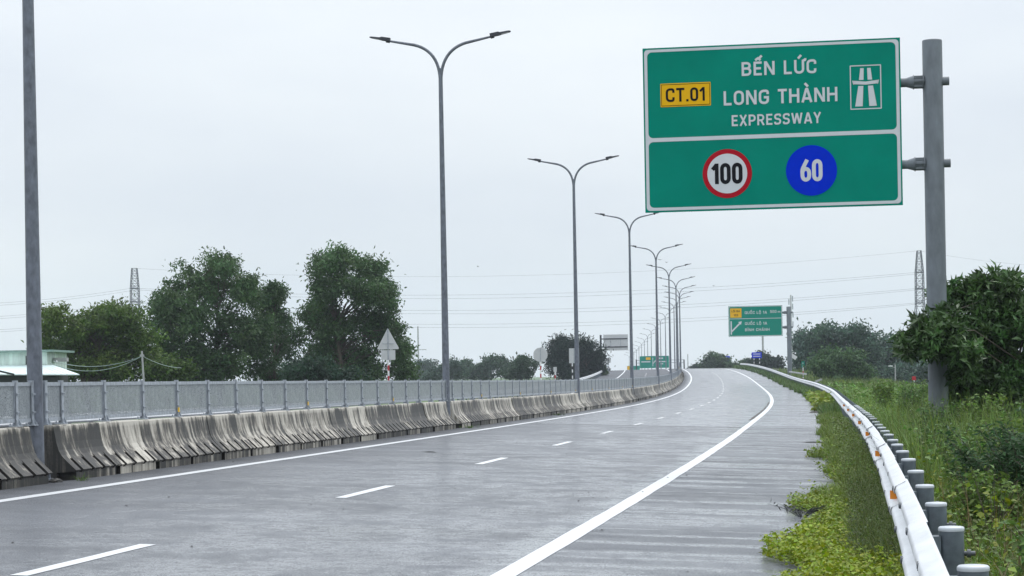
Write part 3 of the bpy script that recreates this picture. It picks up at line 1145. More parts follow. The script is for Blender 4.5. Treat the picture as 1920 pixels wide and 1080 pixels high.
def glyphs():
    G = {}
    def O(w, r=.26):
        return [(rpath([(lo, lo), (w - lo, lo), (w - lo, hi), (lo, hi)], r, True), True)]
    L = lambda *p: (list(np.array(q, float) for q in p), False)
    C = lambda r, *p: (rpath(list(p), r), False)
    G['O'] = (.66, O(.66)); G['0'] = (.56, O(.56, .24)); G[' '] = (.30, [])
    G['C'] = (.63, [C(.25, (.55, .66), (.55, hi), (lo, hi), (lo, lo), (.55, lo), (.55, .34))])
    G['G'] = (.66, [C(.25, (.58, .68), (.58, hi), (lo, hi), (lo, lo), (.58, lo), (.58, .50)), L((.33, .47), (.66, .47))])
    G['B'] = (.63, [L((lo, 0), (lo, 1)), C(.2, (lo, hi), (.52, hi), (.52, .53), (lo, .53)), C(.21, (lo, .53), (.55, .53), (.55, lo), (lo, lo))])
    G['P'] = (.60, [L((lo, 0), (lo, 1)), C(.22, (lo, hi), (.53, hi), (.53, .43), (lo, .43))])
    G['R'] = (.63, [L((lo, 0), (lo, 1)), C(.22, (lo, hi), (.53, hi), (.53, .45), (lo, .45)), L((.33, .45), (.56, 0))])
    G['E'] = (.54, [L((lo, 0), (lo, 1)), L((lo, hi), (.53, hi)), L((lo, .51), (.48, .51)), L((lo, lo), (.53, lo))])
    G['L'] = (.52, [L((lo, 1), (lo, 0)), L((lo, lo), (.51, lo))])
    G['N'] = (.68, [L((lo, 0), (lo, 1)), L((.60, 0), (.60, 1)), L((.10, .97), (.58, .03))])
    G['M'] = (.78, [L((lo, 0), (lo, 1)), L((.70, 0), (.70, 1)), L((.10, .97), (.39, .35)), L((.39, .35), (.68, .97))])
    G['H'] = (.66, [L((lo, 0), (lo, 1)), L((.58, 0), (.58, 1)), L((lo, .51), (.58, .51))])
    G['I'] = (.16, [L((lo, 0), (lo, 1))])
    G['T'] = (.58, [L((0, hi), (.58, hi)), L((.29, 0), (.29, hi))])
    G['U'] = (.65, [C(.25, (lo, 1), (lo, lo), (.57, lo), (.57, 1))])
    G['A'] = (.68, [L((.06, 0), (.32, .97)), L((.62, 0), (.36, .97)), L((.16, .27), (.52, .27)), L((.28, hi + .01), (.40, hi + .01))])
    G['X'] = (.64, [L((.07, 0), (.57, 1)), L((.57, 0), (.07, 1))])
    G['Y'] = (.62, [L((.05, 1), (.31, .44)), L((.57, 1), (.31, .44)), L((.31, 0), (.31, .5))])
    G['W'] = (.94, [L((.06, 1), (.25, .03)), L((.25, .03), (.47, .97)), L((.47, .97), (.69, .03)), L((.69, .03), (.88, 1))])
    G['S'] = (.60, [C(.2, (.52, .74), (.52, hi), (lo, hi), (lo, .53), (.52, .49), (.52, lo), (lo, lo), (lo, .26))])
    G['Q'] = (.66, O(.66) + [L((.40, .30), (.64, -.02))])
    G['1'] = (.36, [L((.27, 0), (.27, 1)), L((.02, .70), (.27, .95))])
    G['3'] = (.56, [C(.2, (lo, .76), (lo, hi), (.47, hi), (.47, .53), (.22, .53)), C(.2, (.22, .53), (.48, .53), (.48, lo), (lo, lo), (lo, .24))])
    G['5'] = (.56, [L((.53, hi), (.09, hi)), L((.11, 1), (.09, .50)), C(.22, (.09, .56), (.48, .60), (.48, lo), (lo, lo), (lo, .24))])
    G['6'] = (.57, [(rpath([(lo, lo), (.49, lo), (.49, .58), (lo, .58)], .22, True), True), C(.3, (lo, .32), (lo, .56), (.38, 1.0))])
    G['.'] = (.18, [L((.09, 0), (.09, .16))])
    G['m'] = (.62, [L((lo, 0), (lo, .62)), C(.12, (lo, .54), (.31, .54), (.31, 0)), C(.12, (.31, .54), (.54, .54), (.54, 0))])
    def acc(base, *marks):
        w, st = G[base]
        return (w, st + list(marks))
    def circ(c):
        return C(0, (c - .17, 1.10), (c, 1.24), (c + .17, 1.10))
    G['\u1ebe'] = acc('E', circ(.29), L((.38, 1.26), (.54, 1.42)))            # E circumflex acute
    G['\u1ee8'] = acc('U', L((.26, 1.10), (.46, 1.34)), C(.08, (.57, .95), (.72, .97), (.72, 1.10)))  # U horn acute
    G['\u00c0'] = acc('A', L((.22, 1.34), (.42, 1.10)))
    G['\u00c1'] = acc('A', L((.28, 1.10), (.48, 1.34)))
    G['\u00cc'] = (.16, [L((lo, 0), (lo, 1)), L((-.04, 1.34), (.14, 1.10))])
    G['\u1ed0'] = acc('O', circ(.33), L((.42, 1.26), (.58, 1.42)))
    G['\u1ed8'] = acc('O', circ(.33), L((.33, -.24), (.33, -.10)))
    return G


GL = glyphs()


def stroke_mesh(mb, pts, closed, t, ox, oz, sx, sz, y):
    pts = np.array(pts) * np.array([sx, sz]) + np.array([ox, oz])
    n = len(pts)
    Lp, Rp = [], []
    for i in range(n):
        a = pts[(i - 1) % n] if (closed or i > 0) else pts[i]
        b = pts[(i + 1) % n] if (closed or i < n - 1) else pts[i]
        d0 = pts[i] - a; d1 = b - pts[i]
        l0, l1 = np.linalg.norm(d0), np.linalg.norm(d1)
        if l0 < 1e-9: d0 = d1; l0 = l1
        if l1 < 1e-9: d1 = d0; l1 = l0
        d0, d1 = d0 / l0, d1 / l1
        n0 = np.array([-d0[1], d0[0]]); n1 = np.array([-d1[1], d1[0]])
        mt = n0 + n1
        mt = mt / np.linalg.norm(mt)
        sc = t / 2 / max(.45, np.dot(mt, n0))
        Lp.append(pts[i] + mt * sc); Rp.append(pts[i] - mt * sc)
    vs = [(p[0], y, p[1]) for p in Lp] + [(p[0], y, p[1]) for p in Rp]
    m = n if closed else n - 1
    mb.add(vs, [(i, n + i, n + (i + 1) % n, (i + 1) % n) for i in range(m)])


def text_width(txt, gap):
    return sum(GL[c][0] + gap for c in txt) - gap


def lettering(txt, x0, x1, zb, cap, y, parent, mat, weight=.155, gap=.13, name='lettering', **kw):
    """text between x0 and x1, baseline zb, cap height cap, in the panel's plane y"""
    w = text_width(txt, gap)
    sx = (x1 - x0) / w
    x = x0
    o = None
    for word in txt.split(' '):
        mb = MB()
        j = 0
        for c in word:
            gw, st = GL[c]
            for pts, cl in st:
                stroke_mesh(mb, pts, cl, weight * cap, x, zb, sx, cap, y - 0.0004 * (j % 5))
                j += 1
            x += (gw + gap) * sx
        o = mb.build(name, mat, parent, **kw)
        x += (GL[' '][0] + gap) * sx
    return o


def rrect(x0, x1, z0, z1, r, n=5):
    out = []
    for cx, cz, a0 in ((x1 - r, z1 - r, 0), (x0 + r, z1 - r, 90), (x0 + r, z0 + r, 180), (x1 - r, z0 + r, 270)):
        for k in range(n + 1):
            a = math.radians(a0 + 90 * k / n)
            out.append((cx + r * math.cos(a), cz + r * math.sin(a)))
    return out


def flat(mb, pts, y):
    mb.add([(p[0], y, p[1]) for p in pts], [tuple(reversed(range(len(pts))))] if False else [tuple(range(len(pts)))])
    return mb


def frame_ring(mb, outer, inner, y):
    n = len(outer)
    mb.add([(p[0], y, p[1]) for p in outer] + [(p[0], y, p[1]) for p in inner], [(i, (i + 1) % n, n + (i + 1) % n, n + i) for i in range(n)])
    return mb


def disc(mb, cx, cz, r, y, r2=None, n=48):
    a = [(cx + r * math.cos(2 * math.pi * k / n), cz + r * math.sin(2 * math.pi * k / n)) for k in range(n)]
    if r2 is None:
        flat(mb, a, y)
    else:
        b = [(cx + r2 * math.cos(2 * math.pi * k / n), cz + r2 * math.sin(2 * math.pi * k / n)) for k in range(n)]
        frame_ring(mb, a, b, y)
    return mb


def cantilever(name, s, u, W, Hh, ztop, gap, post_r, post_top, label, cat='road sign', arms=(.265, .755), mat='sign_green', base=-.6):
    """post with two tubular arms carrying a panel on its left. returns root, panel, mapping (a,b)->(x,z)"""
    p = RP(s, u)
    e = empty(name, (p[0], p[1], 0.0), -heading(s), label, cat)
    m = MB().lathe([(post_r, base), (post_r, post_top - .02), (post_r * .97, post_top), (.0001, post_top + .004)], 28)
    m.build('post', 'sign_post_steel', e)
    xr = -gap
    xl = xr - W
    zt = ztop
    ar = post_r * .46
    for f_ in arms:
        z = zt - Hh * f_
        t = MB().tube([(xl + .15, .0, z), (xr + .05, .0, z), (-post_r * 2.15, .0, z)], ar, 14)
        a = t.build('arm', 'sign_post_steel', e)
        c = MB().tube([(-post_r * 2.6, 0, z), (-post_r * 1.95, 0, z)], [ar * 1.03, ar * 1.45], 14)
        c.tube([(-post_r * 1.95, 0, z), (-post_r * 1.88, 0, z)], ar * 1.62, 14)
        c.tube([(-post_r * 1.88, 0, z), (-post_r * .8, 0, z)], ar * 1.18, 14)
        for k in range(8):
            an = math.pi * 2 * k / 8
            dy, dz = math.cos(an) * ar * 1.35, math.sin(an) * ar * 1.35
            c.bar((-post_r * 1.9, dy, z + dz), (-post_r * .82, dy, z + dz), ar * .16, ar * .5 if k % 2 else ar * .16)
        c.tube([(-post_r * 1.02, 0, z), (-post_r * .92, 0, z)], ar * 1.62, 14)
        c.build('flange_collar', 'sign_post_steel', a)
        MB().tube([(post_r * .8, 0, z), (post_r * 1.62, 0, z)], ar * .95, 14).build('arm_stub', 'sign_post_steel', a)
    y = -ar - .06
    pn = MB().box(((xl + xr) / 2, y + .03, zt - Hh / 2), (W, .05, Hh)).build('panel', mat, e)
    rb = MB()
    for k in range(5):
        rb.box((xl + W * (k + .5) / 5, y + .075, zt - Hh / 2), (.05, .035, Hh * .96))
    rb.build('stiffener', 'sign_back', pn)
    return e, pn, (lambda a: xl + a * W), (lambda b: zt - b * Hh), y


# ---- the big expressway sign
SG_W, SG_H, SG_TOP = 4.96, 3.22, 7.85
sg, pn, AX, BZ, y0 = cantilever('cantilever_sign', 40.0, 12.84, SG_W, SG_H, SG_TOP, .61, .19, 7.79,
                                'large green expressway sign with 100 and 60 discs on a steel cantilever post')
DIV = .56
yb = y0 + .002
m = MB()
cells = [(.018, .982, 0.026, DIV - .012), (.018, .982, DIV + .012, .972)]
outer = (.006, .994, .010, .990)
# white border: outer band, divider, built as frames around the two rounded cells
bw = MB()
ym = BZ(DIV)
for (a0, a1, b0, b1), (oz1, oz0) in zip(cells, ((BZ(.010), ym), (ym, BZ(.990)))):
    inner = rrect(AX(a0), AX(a1), BZ(b1), BZ(b0), .09)
    ox0, ox1 = AX(outer[0]), AX(outer[1])
    n5 = len(inner) // 4
    rtop = .07 if oz1 != ym else .0005
    rbot = .07 if oz0 != ym else .0005
    out = []
    for cx, cz, a_, r in ((ox1 - rtop, oz1 - rtop, 0, rtop), (ox0 + rtop, oz1 - rtop, 90, rtop), (ox0 + rbot, oz0 + rbot, 180, rbot), (ox1 - rbot, oz0 + rbot, 270, rbot)):
        for k in range(n5):
            t = math.radians(a_ + 90 * k / (n5 - 1))
            out.append((cx + r * math.cos(t), cz + r * math.sin(t)))
    frame_ring(bw, out, inner, yb - .003)
bw.build('border', 'sign_white', pn)
yt = y0 - .003
lettering('B\u1ebeN L\u1ee8C', AX(.388), AX(.678), BZ(.192), .083 * SG_H, yt, pn, 'sign_white', .17, .14)
lettering('LONG TH\u00c0NH', AX(.316), AX(.757), BZ(.366), .086 * SG_H, yt, pn, 'sign_white', .17, .14)
lettering('EXPRESSWAY', AX(.346), AX(.692), BZ(.493), .066 * SG_H, yt, pn, 'sign_white', .165, .15)
plate = flat(MB(), rrect(AX(.068), AX(.266), BZ(.362), BZ(.219), .015), yt).build('route_plate', 'sign_yellow', pn)
pb_ = MB()
frame_ring(pb_, rrect(AX(.0715), AX(.2625), BZ(.356), BZ(.225), .012), rrect(AX(.0732), AX(.2608), BZ(.353), BZ(.228), .010), yt - .003)
pb_.build('plate_border', 'sign_black', pn)
lettering('CT.01', AX(.089), AX(.243), BZ(.332), .083 * SG_H, yt - .003, pn, 'sign_black', .165, .12)
# motorway symbol
mw = MB()
bx = (AX(.806), AX(.926), BZ(.421), BZ(.156))
frame_ring(mw, rrect(bx[0], bx[1], bx[2], bx[3], .012), rrect(bx[0] + .02, bx[1] - .02, bx[2] + .02, bx[3] - .02, .006), yt)


def mxy(a, b):
    return (bx[0] + (bx[1] - bx[0]) * a, bx[3] + (bx[2] - bx[3]) * b)


for sd in (-1, 1):
    q = lambda a, b: mxy(.5 + sd * a, b)
    def quad(p1, p2, p3, p4):
        pts = [p1, p2, p3, p4]
        if sd < 0:
            pts = pts[::-1]
        flat(mw, pts, yt)
    quad(q(.055, .07), q(.165, .07), q(.21, .335), q(.065, .335))
    quad(q(.075, .47), q(.235, .47), q(.345, .93), q(.105, .93))
    quad(q(.0, .375), q(.41, .345), q(.375, .425), q(.0, .445))
    quad(q(.355, .352), q(.43, .343), q(.40, .425), q(.37, .44))
mw.build('motorway_symbol', 'sign_white', pn)
c1 = (AX(.325), BZ(.778)); c2 = (AX(.652), BZ(.776)); R1, R2 = .478, .49
disc(MB(), c1[0], c1[1], R1, yt).build('speed_disc_ring', 'sign_red', pn, label='red ring of the 100 disc')
disc(MB(), c1[0], c1[1], R1 * .81, yt - .003).build('speed_disc', 'sign_white', pn, label='white disc reading 100')
lettering('100', c1[0] - .292, c1[0] + .285, c1[1] - .20, .40, yt - .006, pn, 'sign_black', .185, .14)
disc(MB(), c2[0], c2[1], R2, yt).build('speed_disc', 'sign_blue', pn, label='blue disc reading 60')
lettering('60', c2[0] - .20, c2[0] + .20, c2[1] - .21, .42, yt - .003, pn, 'sign_white', .175, .13)

# ---- the exit sign further on
e2, p2, AX, BZ, y0 = cantilever('cantilever_sign', 263.0, 12.85, 7.0, 4.0, 9.95, .85, .30, 9.75,
                                'distant green exit sign with yellow plate and slanting arrow on a cantilever post', arms=(.24, .72), mat='sign_green_far', base=-1.0)
yt = y0 - .006
b_ = MB()
frame_ring(b_, rrect(AX(.006), AX(.994), BZ(.99), BZ(.01), .05), rrect(AX(.016), AX(.984), BZ(.972), BZ(.028), .10), yt)
b_.box(((AX(.016) + AX(.984)) / 2, yt + .002, BZ(.415)), (AX(.984) - AX(.016), .008, .07))
b_.build('border', 'sign_white', p2)
flat(MB(), rrect(AX(.035), AX(.245), BZ(.375), BZ(.075), .02), yt).build('exit_plate', 'sign_yellow', p2)
lettering('L\u1ed0I RA', AX(.06), AX(.215), BZ(.20), .26, yt - .006, p2, 'sign_black', .18, .14)
lettering('103', AX(.10), AX(.18), BZ(.33), .26, yt - .006, p2, 'sign_black', .18, .14)
lettering('QU\u1ed0C L\u1ed8 1A', AX(.305), AX(.715), BZ(.265), .36, yt, p2, 'sign_white', .17, .14)
lettering('500', AX(.775), AX(.893), BZ(.245), .36, yt, p2, 'sign_white', .17, .14)
lettering('m', AX(.913), AX(.968), BZ(.245), .36, yt, p2, 'sign_white', .15, .14)
lettering('QU\u1ed0C L\u1ed8 1A', AX(.305), AX(.715), BZ(.62), .36, yt, p2, 'sign_white', .17, .14)
lettering('B\u00ccNH CH\u00c1NH', AX(.305), AX(.76), BZ(.825), .36, yt, p2, 'sign_white', .17, .14)
ar = MB()
def seg2(p, q, w):
    p, q = np.array(p), np.array(q)
    d = (q - p) / np.linalg.norm(q - p); n_ = np.array([-d[1], d[0]]) * w / 2
    flat(ar, [p + n_, p - n_, q - n_, q + n_], yt)
seg2((AX(.05), BZ(.93)), (AX(.05), BZ(.49)), .17)
seg2((AX(.052), BZ(.84)), (AX(.215), BZ(.56)), .19)
tip = np.array((AX(.248), BZ(.495))); dd = np.array((AX(.215) - AX(.052), BZ(.56) - BZ(.84))); dd /= np.linalg.norm(dd); nn_ = np.array([-dd[1], dd[0]])
flat(ar, [tip, tip - dd * .42 + nn_ * .26, tip - dd * .42 - nn_ * .26], yt - .002)
ar.build('arrow', 'sign_white', p2)


# ------------------------------------------------------------------ small signs
def striped_post(e, x, z0, z1, r, band, mats=('stripe_red', 'stripe_white'), y=0.0):
    n = max(1, int(round((z1 - z0) / band)))
    po = MB().tube([(x, y, z0 - 1.5), (x, y, z0)], r, 8).build('post', mats[1], e)
    for k in range(n):
        MB().tube([(x, y, z0 + (z1 - z0) * k / n), (x, y, z0 + (z1 - z0) * (k + 1) / n)], r, 8, caps=False).build('band', mats[(n - k) % 2], po)


def sign_at(px, Y, label, cat='road sign'):
    p = at(px, HORIZON_Y, Y)
    return empty('traffic_sign', (p[0], p[1], 0.0), -0.1, label, cat)


def zpx(px, py, Y):
    return float(at(px, py, Y)[2])


def plate_solid(mb, pts, y, t=.03):
    n = len(pts)
    mb.add([(p[0], y, p[1]) for p in pts] + [(p[0], y + t, p[1]) for p in pts],
           [tuple(range(n)), tuple(reversed(range(n, 2 * n)))] + [(i, (i + 1) % n, n + (i + 1) % n, n + i) for i in range(n)])
    return mb


# triangle with small plate, seen from the back
Y = 125.0
e = sign_at(728.5, Y, 'back of a triangular warning sign with plate on a red-and-white post')
zt, zb = zpx(728, 615, Y), zpx(728, 655, Y)
hw = (zt - zb) * .54
tri = rpath([(-hw, zb), (hw, zb), (0, zt)], .07, True)
t = plate_solid(MB(), tri, 0).build('plate', 'sign_back', e, label='back of triangular plate')
MB().box((0, -.03, (zt + zb) / 2), (.07, .05, (zt - zb) * .95)).bar((-hw * .5, -.02, zb + .35), (hw * .5, -.02, zb + .35), .04).build('bracket', 'galvanised', t)
z1, z2 = zpx(728, 656.5, Y), zpx(728, 675, Y)
t = plate_solid(MB(), rrect(-.45, .45, z2, z1, .03), 0).build('plate', 'sign_back', e, label='back of rectangular plate')
MB().box((0, -.03, (z1 + z2) / 2), (.07, .05, (z1 - z2))).build('bracket', 'galvanised', t)
striped_post(e, 0, zpx(728, 725, Y), z2, .06, .33)
# round sign from the back
Y = 213.0
e = sign_at(1014, Y, 'back of a round sign on a banded post beside the dark tree')
zc = zpx(1014, 665, Y); r = 13.5 / FPX * Y
t = plate_solid(MB(), [(r * math.cos(2 * math.pi * k / 28), zc + r * math.sin(2 * math.pi * k / 28)) for k in range(28)], 0).build('plate', 'sign_back', e)
MB().box((0, -.03, zc), (.09, .05, r * 1.9)).build('bracket', 'galvanised', t)
striped_post(e, 0, zpx(1014, 716, Y), zc - r, .08, .42)
# small marker with plate
Y = 230.0
e = sign_at(1041, Y, 'small pale marker plate on a short banded post before the dark tree')
za, zb = zpx(1041, 688, Y), zpx(1041, 697, Y)
plate_solid(MB(), rrect(-.19, .19, zb, za, .02), 0).build('plate', 'sign_back', e)
striped_post(e, 0, zpx(1041, 716, Y), zb, .07, .4)
# rectangular sign from the back beside the third lamp post
Y = 262.0
e = sign_at(1077, Y, 'back of an upright rectangular sign on a banded post behind the third lamp post')
za, zb = zpx(1077, 653, Y), zpx(1077, 681, Y)
t = plate_solid(MB(), rrect(-.66, .66, zb, za, .04), 0).build('plate', 'sign_back', e)
MB().box((0, -.03, (za + zb) / 2), (.09, .05, za - zb)).build('bracket', 'galvanised', t)
striped_post(e, -.25, zpx(1070, 716, Y), zb, .08, .42, ('stripe_black', 'stripe_white'))
# small blank back sign at the bend (pale, between tree and lamps)
Y = 330.0
e = sign_at(1140, Y, 'small pale sign back near the far end of the opposite guardrail')
za, zb = zpx(1140, 671, Y), zpx(1140, 680, Y)
plate_solid(MB(), rrect(-.5, .5, zb, za, .04), 0).build('plate', 'sign_back', e)
MB().tube([(0, .05, -1.0), (0, .05, za)], .06, 8).build('post', 'galvanised', e)

# back of the opposite cantilever sign
Y = 390.0
p = at(1127.5, HORIZON_Y, Y)
e = empty('cantilever_sign', (p[0], p[1], 0), -.06, 'back of a large rectangular cantilever sign with dark arms above the opposite carriageway', 'road sign')
sc = Y / FPX
MB().tube([(0, 0, -1.5), (0, 0, zpx(1127, 628, Y))], .19, 12).build('post', 'dark_metal', e)
za, zb = zpx(1155, 627, Y), zpx(1155, 657, Y)
xa, xb = (1132.5 - 1127.5) * sc, (1178.5 - 1127.5) * sc
pl = MB().box(((xa + xb) / 2, .22, (za + zb) / 2), (xb - xa, .06, za - zb)).build('panel', 'sign_back', e)
for k in range(3):
    MB().box((xa + (xb - xa) * (k + .5) / 3, .16, (za + zb) / 2), ((xb - xa) / 3 - .05, .05, (za - zb) * .96)).build('panel_board', 'sign_back', pl)
for zz in (za - .27 * (za - zb), za - .78 * (za - zb)):
    MB().tube([(0, .08, zz), (xb - .1, .08, zz)], .11, 10).build('arm', 'dark_metal', e)
for xx in (.28, .70):
    MB().box((xa + (xb - xa) * xx, .10, (za + zb) / 2), (.10, .06, (za - zb) * .55)).build('stiffener', 'galvanised', pl)

# gantry beyond the crest
Y = 520.0
sc = Y / FPX
p = at(1193, HORIZON_Y, Y)
e = empty('sign_gantry', (p[0], p[1], 0), 0, 'far green lane sign with forked arrow on a gantry beyond the crest', 'road sign')
for xx in (1193.5, 1283.0):
    MB().box(((xx - 1193) * sc, 0, (zpx(xx, 674, Y) - 3) / 2), (.32, .32, zpx(xx, 674, Y) + 3)).build('leg', 'dark_metal', e)
for yy in (676, 681):
    MB().bar((0, 0, zpx(1193, yy, Y)), ((1283 - 1193) * sc, 0, zpx(1283, yy - 1.5, Y)), .16).build('beam', 'galvanised', e)
xa, xb, za, zb = (1200 - 1193) * sc, (1254.5 - 1193) * sc, zpx(1227, 667.5, Y), zpx(1227, 690, Y)
pl = MB().box(((xa + xb) / 2, -.35, (za + zb) / 2), (xb - xa, .08, za - zb)).build('panel', 'sign_green_far', e)
fx = lambda a: xa + (xb - xa) * a
fz = lambda b: za - (za - zb) * b
flat(MB(), rrect(fx(.21), fx(.37), fz(.32), fz(.10), .03), -.40).build('exit_plate', 'sign_yellow', pl)
wl_ = MB()
def bar2(a0, a1, b0, w):
    flat(wl_, [(fx(a0), fz(b0)), (fx(a0), fz(b0 + w)), (fx(a1), fz(b0 + w)), (fx(a1), fz(b0))][::-1], -.40)
for a0, a1, b0, w in ((.05, .36, .43, .09), (.66, .80, .14, .11), (.66, .92, .43, .09), (.70, .80, .62, .08), (.435, .455, .25, .6)):
    bar2(a0, a1, b0, w)
flat(wl_, [(fx(.445), fz(.08)), (fx(.425), fz(.27)), (fx(.465), fz(.27))], -.40)
flat(wl_, [(fx(.45), fz(.68)), (fx(.45), fz(.58)), (fx(.55), fz(.30)), (fx(.57), fz(.36))][::-1], -.40)
wl_.build('markings', 'sign_white', pl)
Y = 640.0
sc = Y / FPX
p = at(1188, HORIZON_Y, Y)
e = empty('traffic_sign', (p[0], p[1], 0), 0, 'tiny green sign with pale yellow corner just over the crest', 'road sign')
za, zb = zpx(1188, 686, Y), zpx(1188, 693.5, Y)
pl = MB().box((0, 0, (za + zb) / 2), (24 * sc, .08, za - zb)).build('panel', 'sign_green_far', e)
MB().box((-9.5 * sc, -.06, (za + zb) / 2), (4.5 * sc, .03, (za - zb) * .9)).build('route_plate', 'sign_yellow', pl)
for x in (-8, 8):
    MB().box((x * sc, .12, zb / 2 - 2.5), (.15, .12, zb + 5)).build('leg', 'galvanised', e)

# blue signs on the right
for (px_, yt_, yb_, wpx, Y, lab) in ((1419.5, 660.5, 671.5, 18.5, 372.0, 'blue direction sign on two banded posts past the green exit sign'),
                                     (1360.5, 667.5, 677.5, 17.0, 470.0, 'smaller far blue direction sign at the crest before the bushes')):
    sc = Y / FPX
    e = sign_at(px_, Y, lab)
    za, zb = zpx(px_, yt_, Y), zpx(px_, yb_, Y)
    w = wpx * sc
    pl = plate_solid(MB(), rrect(-w / 2, w / 2, zb, za, .03), 0).build('panel', 'sign_blue', e)
    ln = MB()
    for zz in (.30, .68):
        ln.box((0, -.02, za - (za - zb) * zz), (w * .74, .02, (za - zb) * .13))
    ln.build('markings', 'sign_white', pl)
    for x in (-.28, .28) if wpx > 18 else (0,):
        striped_post(e, x * w, zb - 1.7, zb, .06, .35, ('stripe_black', 'stripe_white'), y=.06)
# kilometre marker
Y = 215.0
e = sign_at(1506, Y, 'small green marker plate on a red-and-white post by the exit sign')
za, zb = zpx(1506, 677.5, Y), zpx(1506, 689, Y)
pl = plate_solid(MB(), rrect(-.17, .17, zb, za, .02), 0).build('panel', 'sign_green_far', e)
ln = MB()
for zz in (.3, .55, .78):
    ln.box((0, -.01, za - (za - zb) * zz), (.17, .01, .06))
ln.build('markings', 'sign_white', pl)
striped_post(e, 0, zpx(1506, 716, Y), zb, .055, .37)
# far triangular sign in the fields, orange red
Y = 150.0
e = sign_at(1713.5, Y, 'tiny orange-red sign on a banded post in the fields left of the big post')
zc = zpx(1713, 709.5, Y)
plate_solid(MB(), [(-.16, zc - .14), (.16, zc - .14), (.14, zc + .16), (-.14, zc + .16)], 0).build('plate', 'stripe_red', e)
striped_post(e, 0, zpx(1713, 727, Y), zc - .14, .045, .14, ('stripe_black', 'stripe_white'))

# ------------------------------------------------------------------ foliage builders (numpy)
def unit(v):
    return v / (np.linalg.norm(v, axis=-1, keepdims=True) + 1e-9)


def leaves(pos, direc, nrm, length, width, col, fold=0.18):
    """kite-shaped leaves; arrays (n,3),(n,3),(n,3),(n,),(n,),(n,3)"""
    n = len(pos)
    side = unit(np.cross(direc, nrm))
    up = np.cross(side, direc)
    L = length[:, None]; W = width[:, None]
    a = pos
    b = pos + direc * L * .45 + side * W * .5 + up * W * fold
    c = pos + direc * L - up * L * .12
    d = pos + direc * L * .45 - side * W * .5 + up * W * fold
    V = np.stack([a, b, c, d], 1).reshape(-1, 3)
    i = np.arange(n)[:, None] * 4
    F = np.concatenate([np.concatenate([i, i + 1, i + 2], 1), np.concatenate([i, i + 2, i + 3], 1)])
    C = np.repeat(col, 4, axis=0)
    return V, F, C


def blades(base, direc, lean, length, width, col, seg=3, droop=0.6):
    """grass blades as bent tapering strips"""
    n = len(base)
    side = unit(np.cross(direc, np.array([0, 0, 1.0])))
    V = []
    for k in range(seg + 1):
        t = k / seg
        out = lean * (t ** 1.6) * length
        hgt = length * (t - droop * lean * t * t * .75)
        w = width * (1 - t ** 1.5) * .5 + width * .03
        c = base + direc * out[:, None] + np.array([0, 0, 1.0]) * hgt[:, None]
        V += [c - side * w[:, None], c + side * w[:, None]]
    V = np.stack(V, 1)
    m = 2 * (seg + 1)
    F = []
    i = np.arange(n)[:, None] * m
    for k in range(seg):
        F.append(np.concatenate([i + 2 * k, i + 2 * k + 1, i + 2 * k + 3, i + 2 * k + 2], 1))
    return V.reshape(-1, 3), np.concatenate(F), np.repeat(col, m, axis=0)


def vary(rng, base, n, amt=.3, hue=.12):
    c = np.array(base)[None, :] * (1 + (rng.rand(n, 1) - .5) * 2 * amt)
    c = c * (1 + (rng.rand(n, 3) - .5) * 2 * hue)
    return np.clip(c, 0.002, 1)


def crown(name, lobes, nclus, nleaf, llen, lwid, base, seed, crad=.5, up=.5, hang=0.0, shell=.45, var=.35, whorl=False, sub=7):
    """lobes: (cx,cy,cz,rx,ry,rz). returns mesh, cluster centres"""
    rng = np.random.RandomState(seed)
    lobes = np.array(lobes, float)
    if sub:
        # each bough carries several smaller leaf masses
        dd = unit(rng.randn(len(lobes) * sub, 3))
        li0 = np.repeat(np.arange(len(lobes)), sub)
        rr_ = .35 + .4 * rng.rand(len(li0), 1)
        cc = lobes[li0, :3] + dd * lobes[li0, 3:6] * rr_ * 1.05
        rad = lobes[li0, 3:6] * (.36 + .28 * rng.rand(len(li0), 1))
        lobes = np.concatenate([cc, rad], 1)
    wgt = (lobes[:, 3] * lobes[:, 4] * lobes[:, 5]) ** (2 / 3.)
    li = rng.choice(len(lobes), nclus, p=wgt / wgt.sum())
    d = unit(rng.randn(nclus, 3))
    r = rng.rand(nclus) ** shell * 1.04
    lump = 1 + .16 * np.sin(d[:, 0] * 5 + li) * np.cos(d[:, 2] * 6 + li * 2) + .10 * rng.randn(nclus)
    cen = lobes[li, :3] + d * (r * lump)[:, None] * lobes[li, 3:6]
    outw = unit(d * lobes[li, 3:6].mean(1, keepdims=True) + np.array([0, 0, .4]))
    ccol = vary(rng, base, nclus, var, .10)
    k = rng.poisson(nleaf, nclus) + 1
    idx = np.repeat(np.arange(nclus), k)
    n = len(idx)
    crr = crad * (.6 + .8 * rng.rand(nclus))
    if whorl:
        direc = unit(outw[idx] * .7 + rng.randn(n, 3) * .75 + np.array([0, 0, -hang]))
        pos = cen[idx] + rng.randn(n, 3) * (crr[idx] * .18)[:, None]
    else:
        pos = cen[idx] + rng.randn(n, 3) * (crr[idx] * .55)[:, None] * np.array([1, 1, .75])
        direc = unit(rng.randn(n, 3) + np.array([0, 0, -hang]))
    nrm = unit(rng.randn(n, 3) * .8 + np.array([0, 0, up]) + outw[idx] * .5)
    ln = llen * (.6 + .8 * rng.rand(n)); wd = lwid * (.6 + .8 * rng.rand(n))
    col = ccol[idx] * (1 + (rng.rand(n, 1) - .5) * .5)
    V, F, C = leaves(pos, direc, nrm, ln, wd, col)
    return mesh_np(name, V, F, C), cen


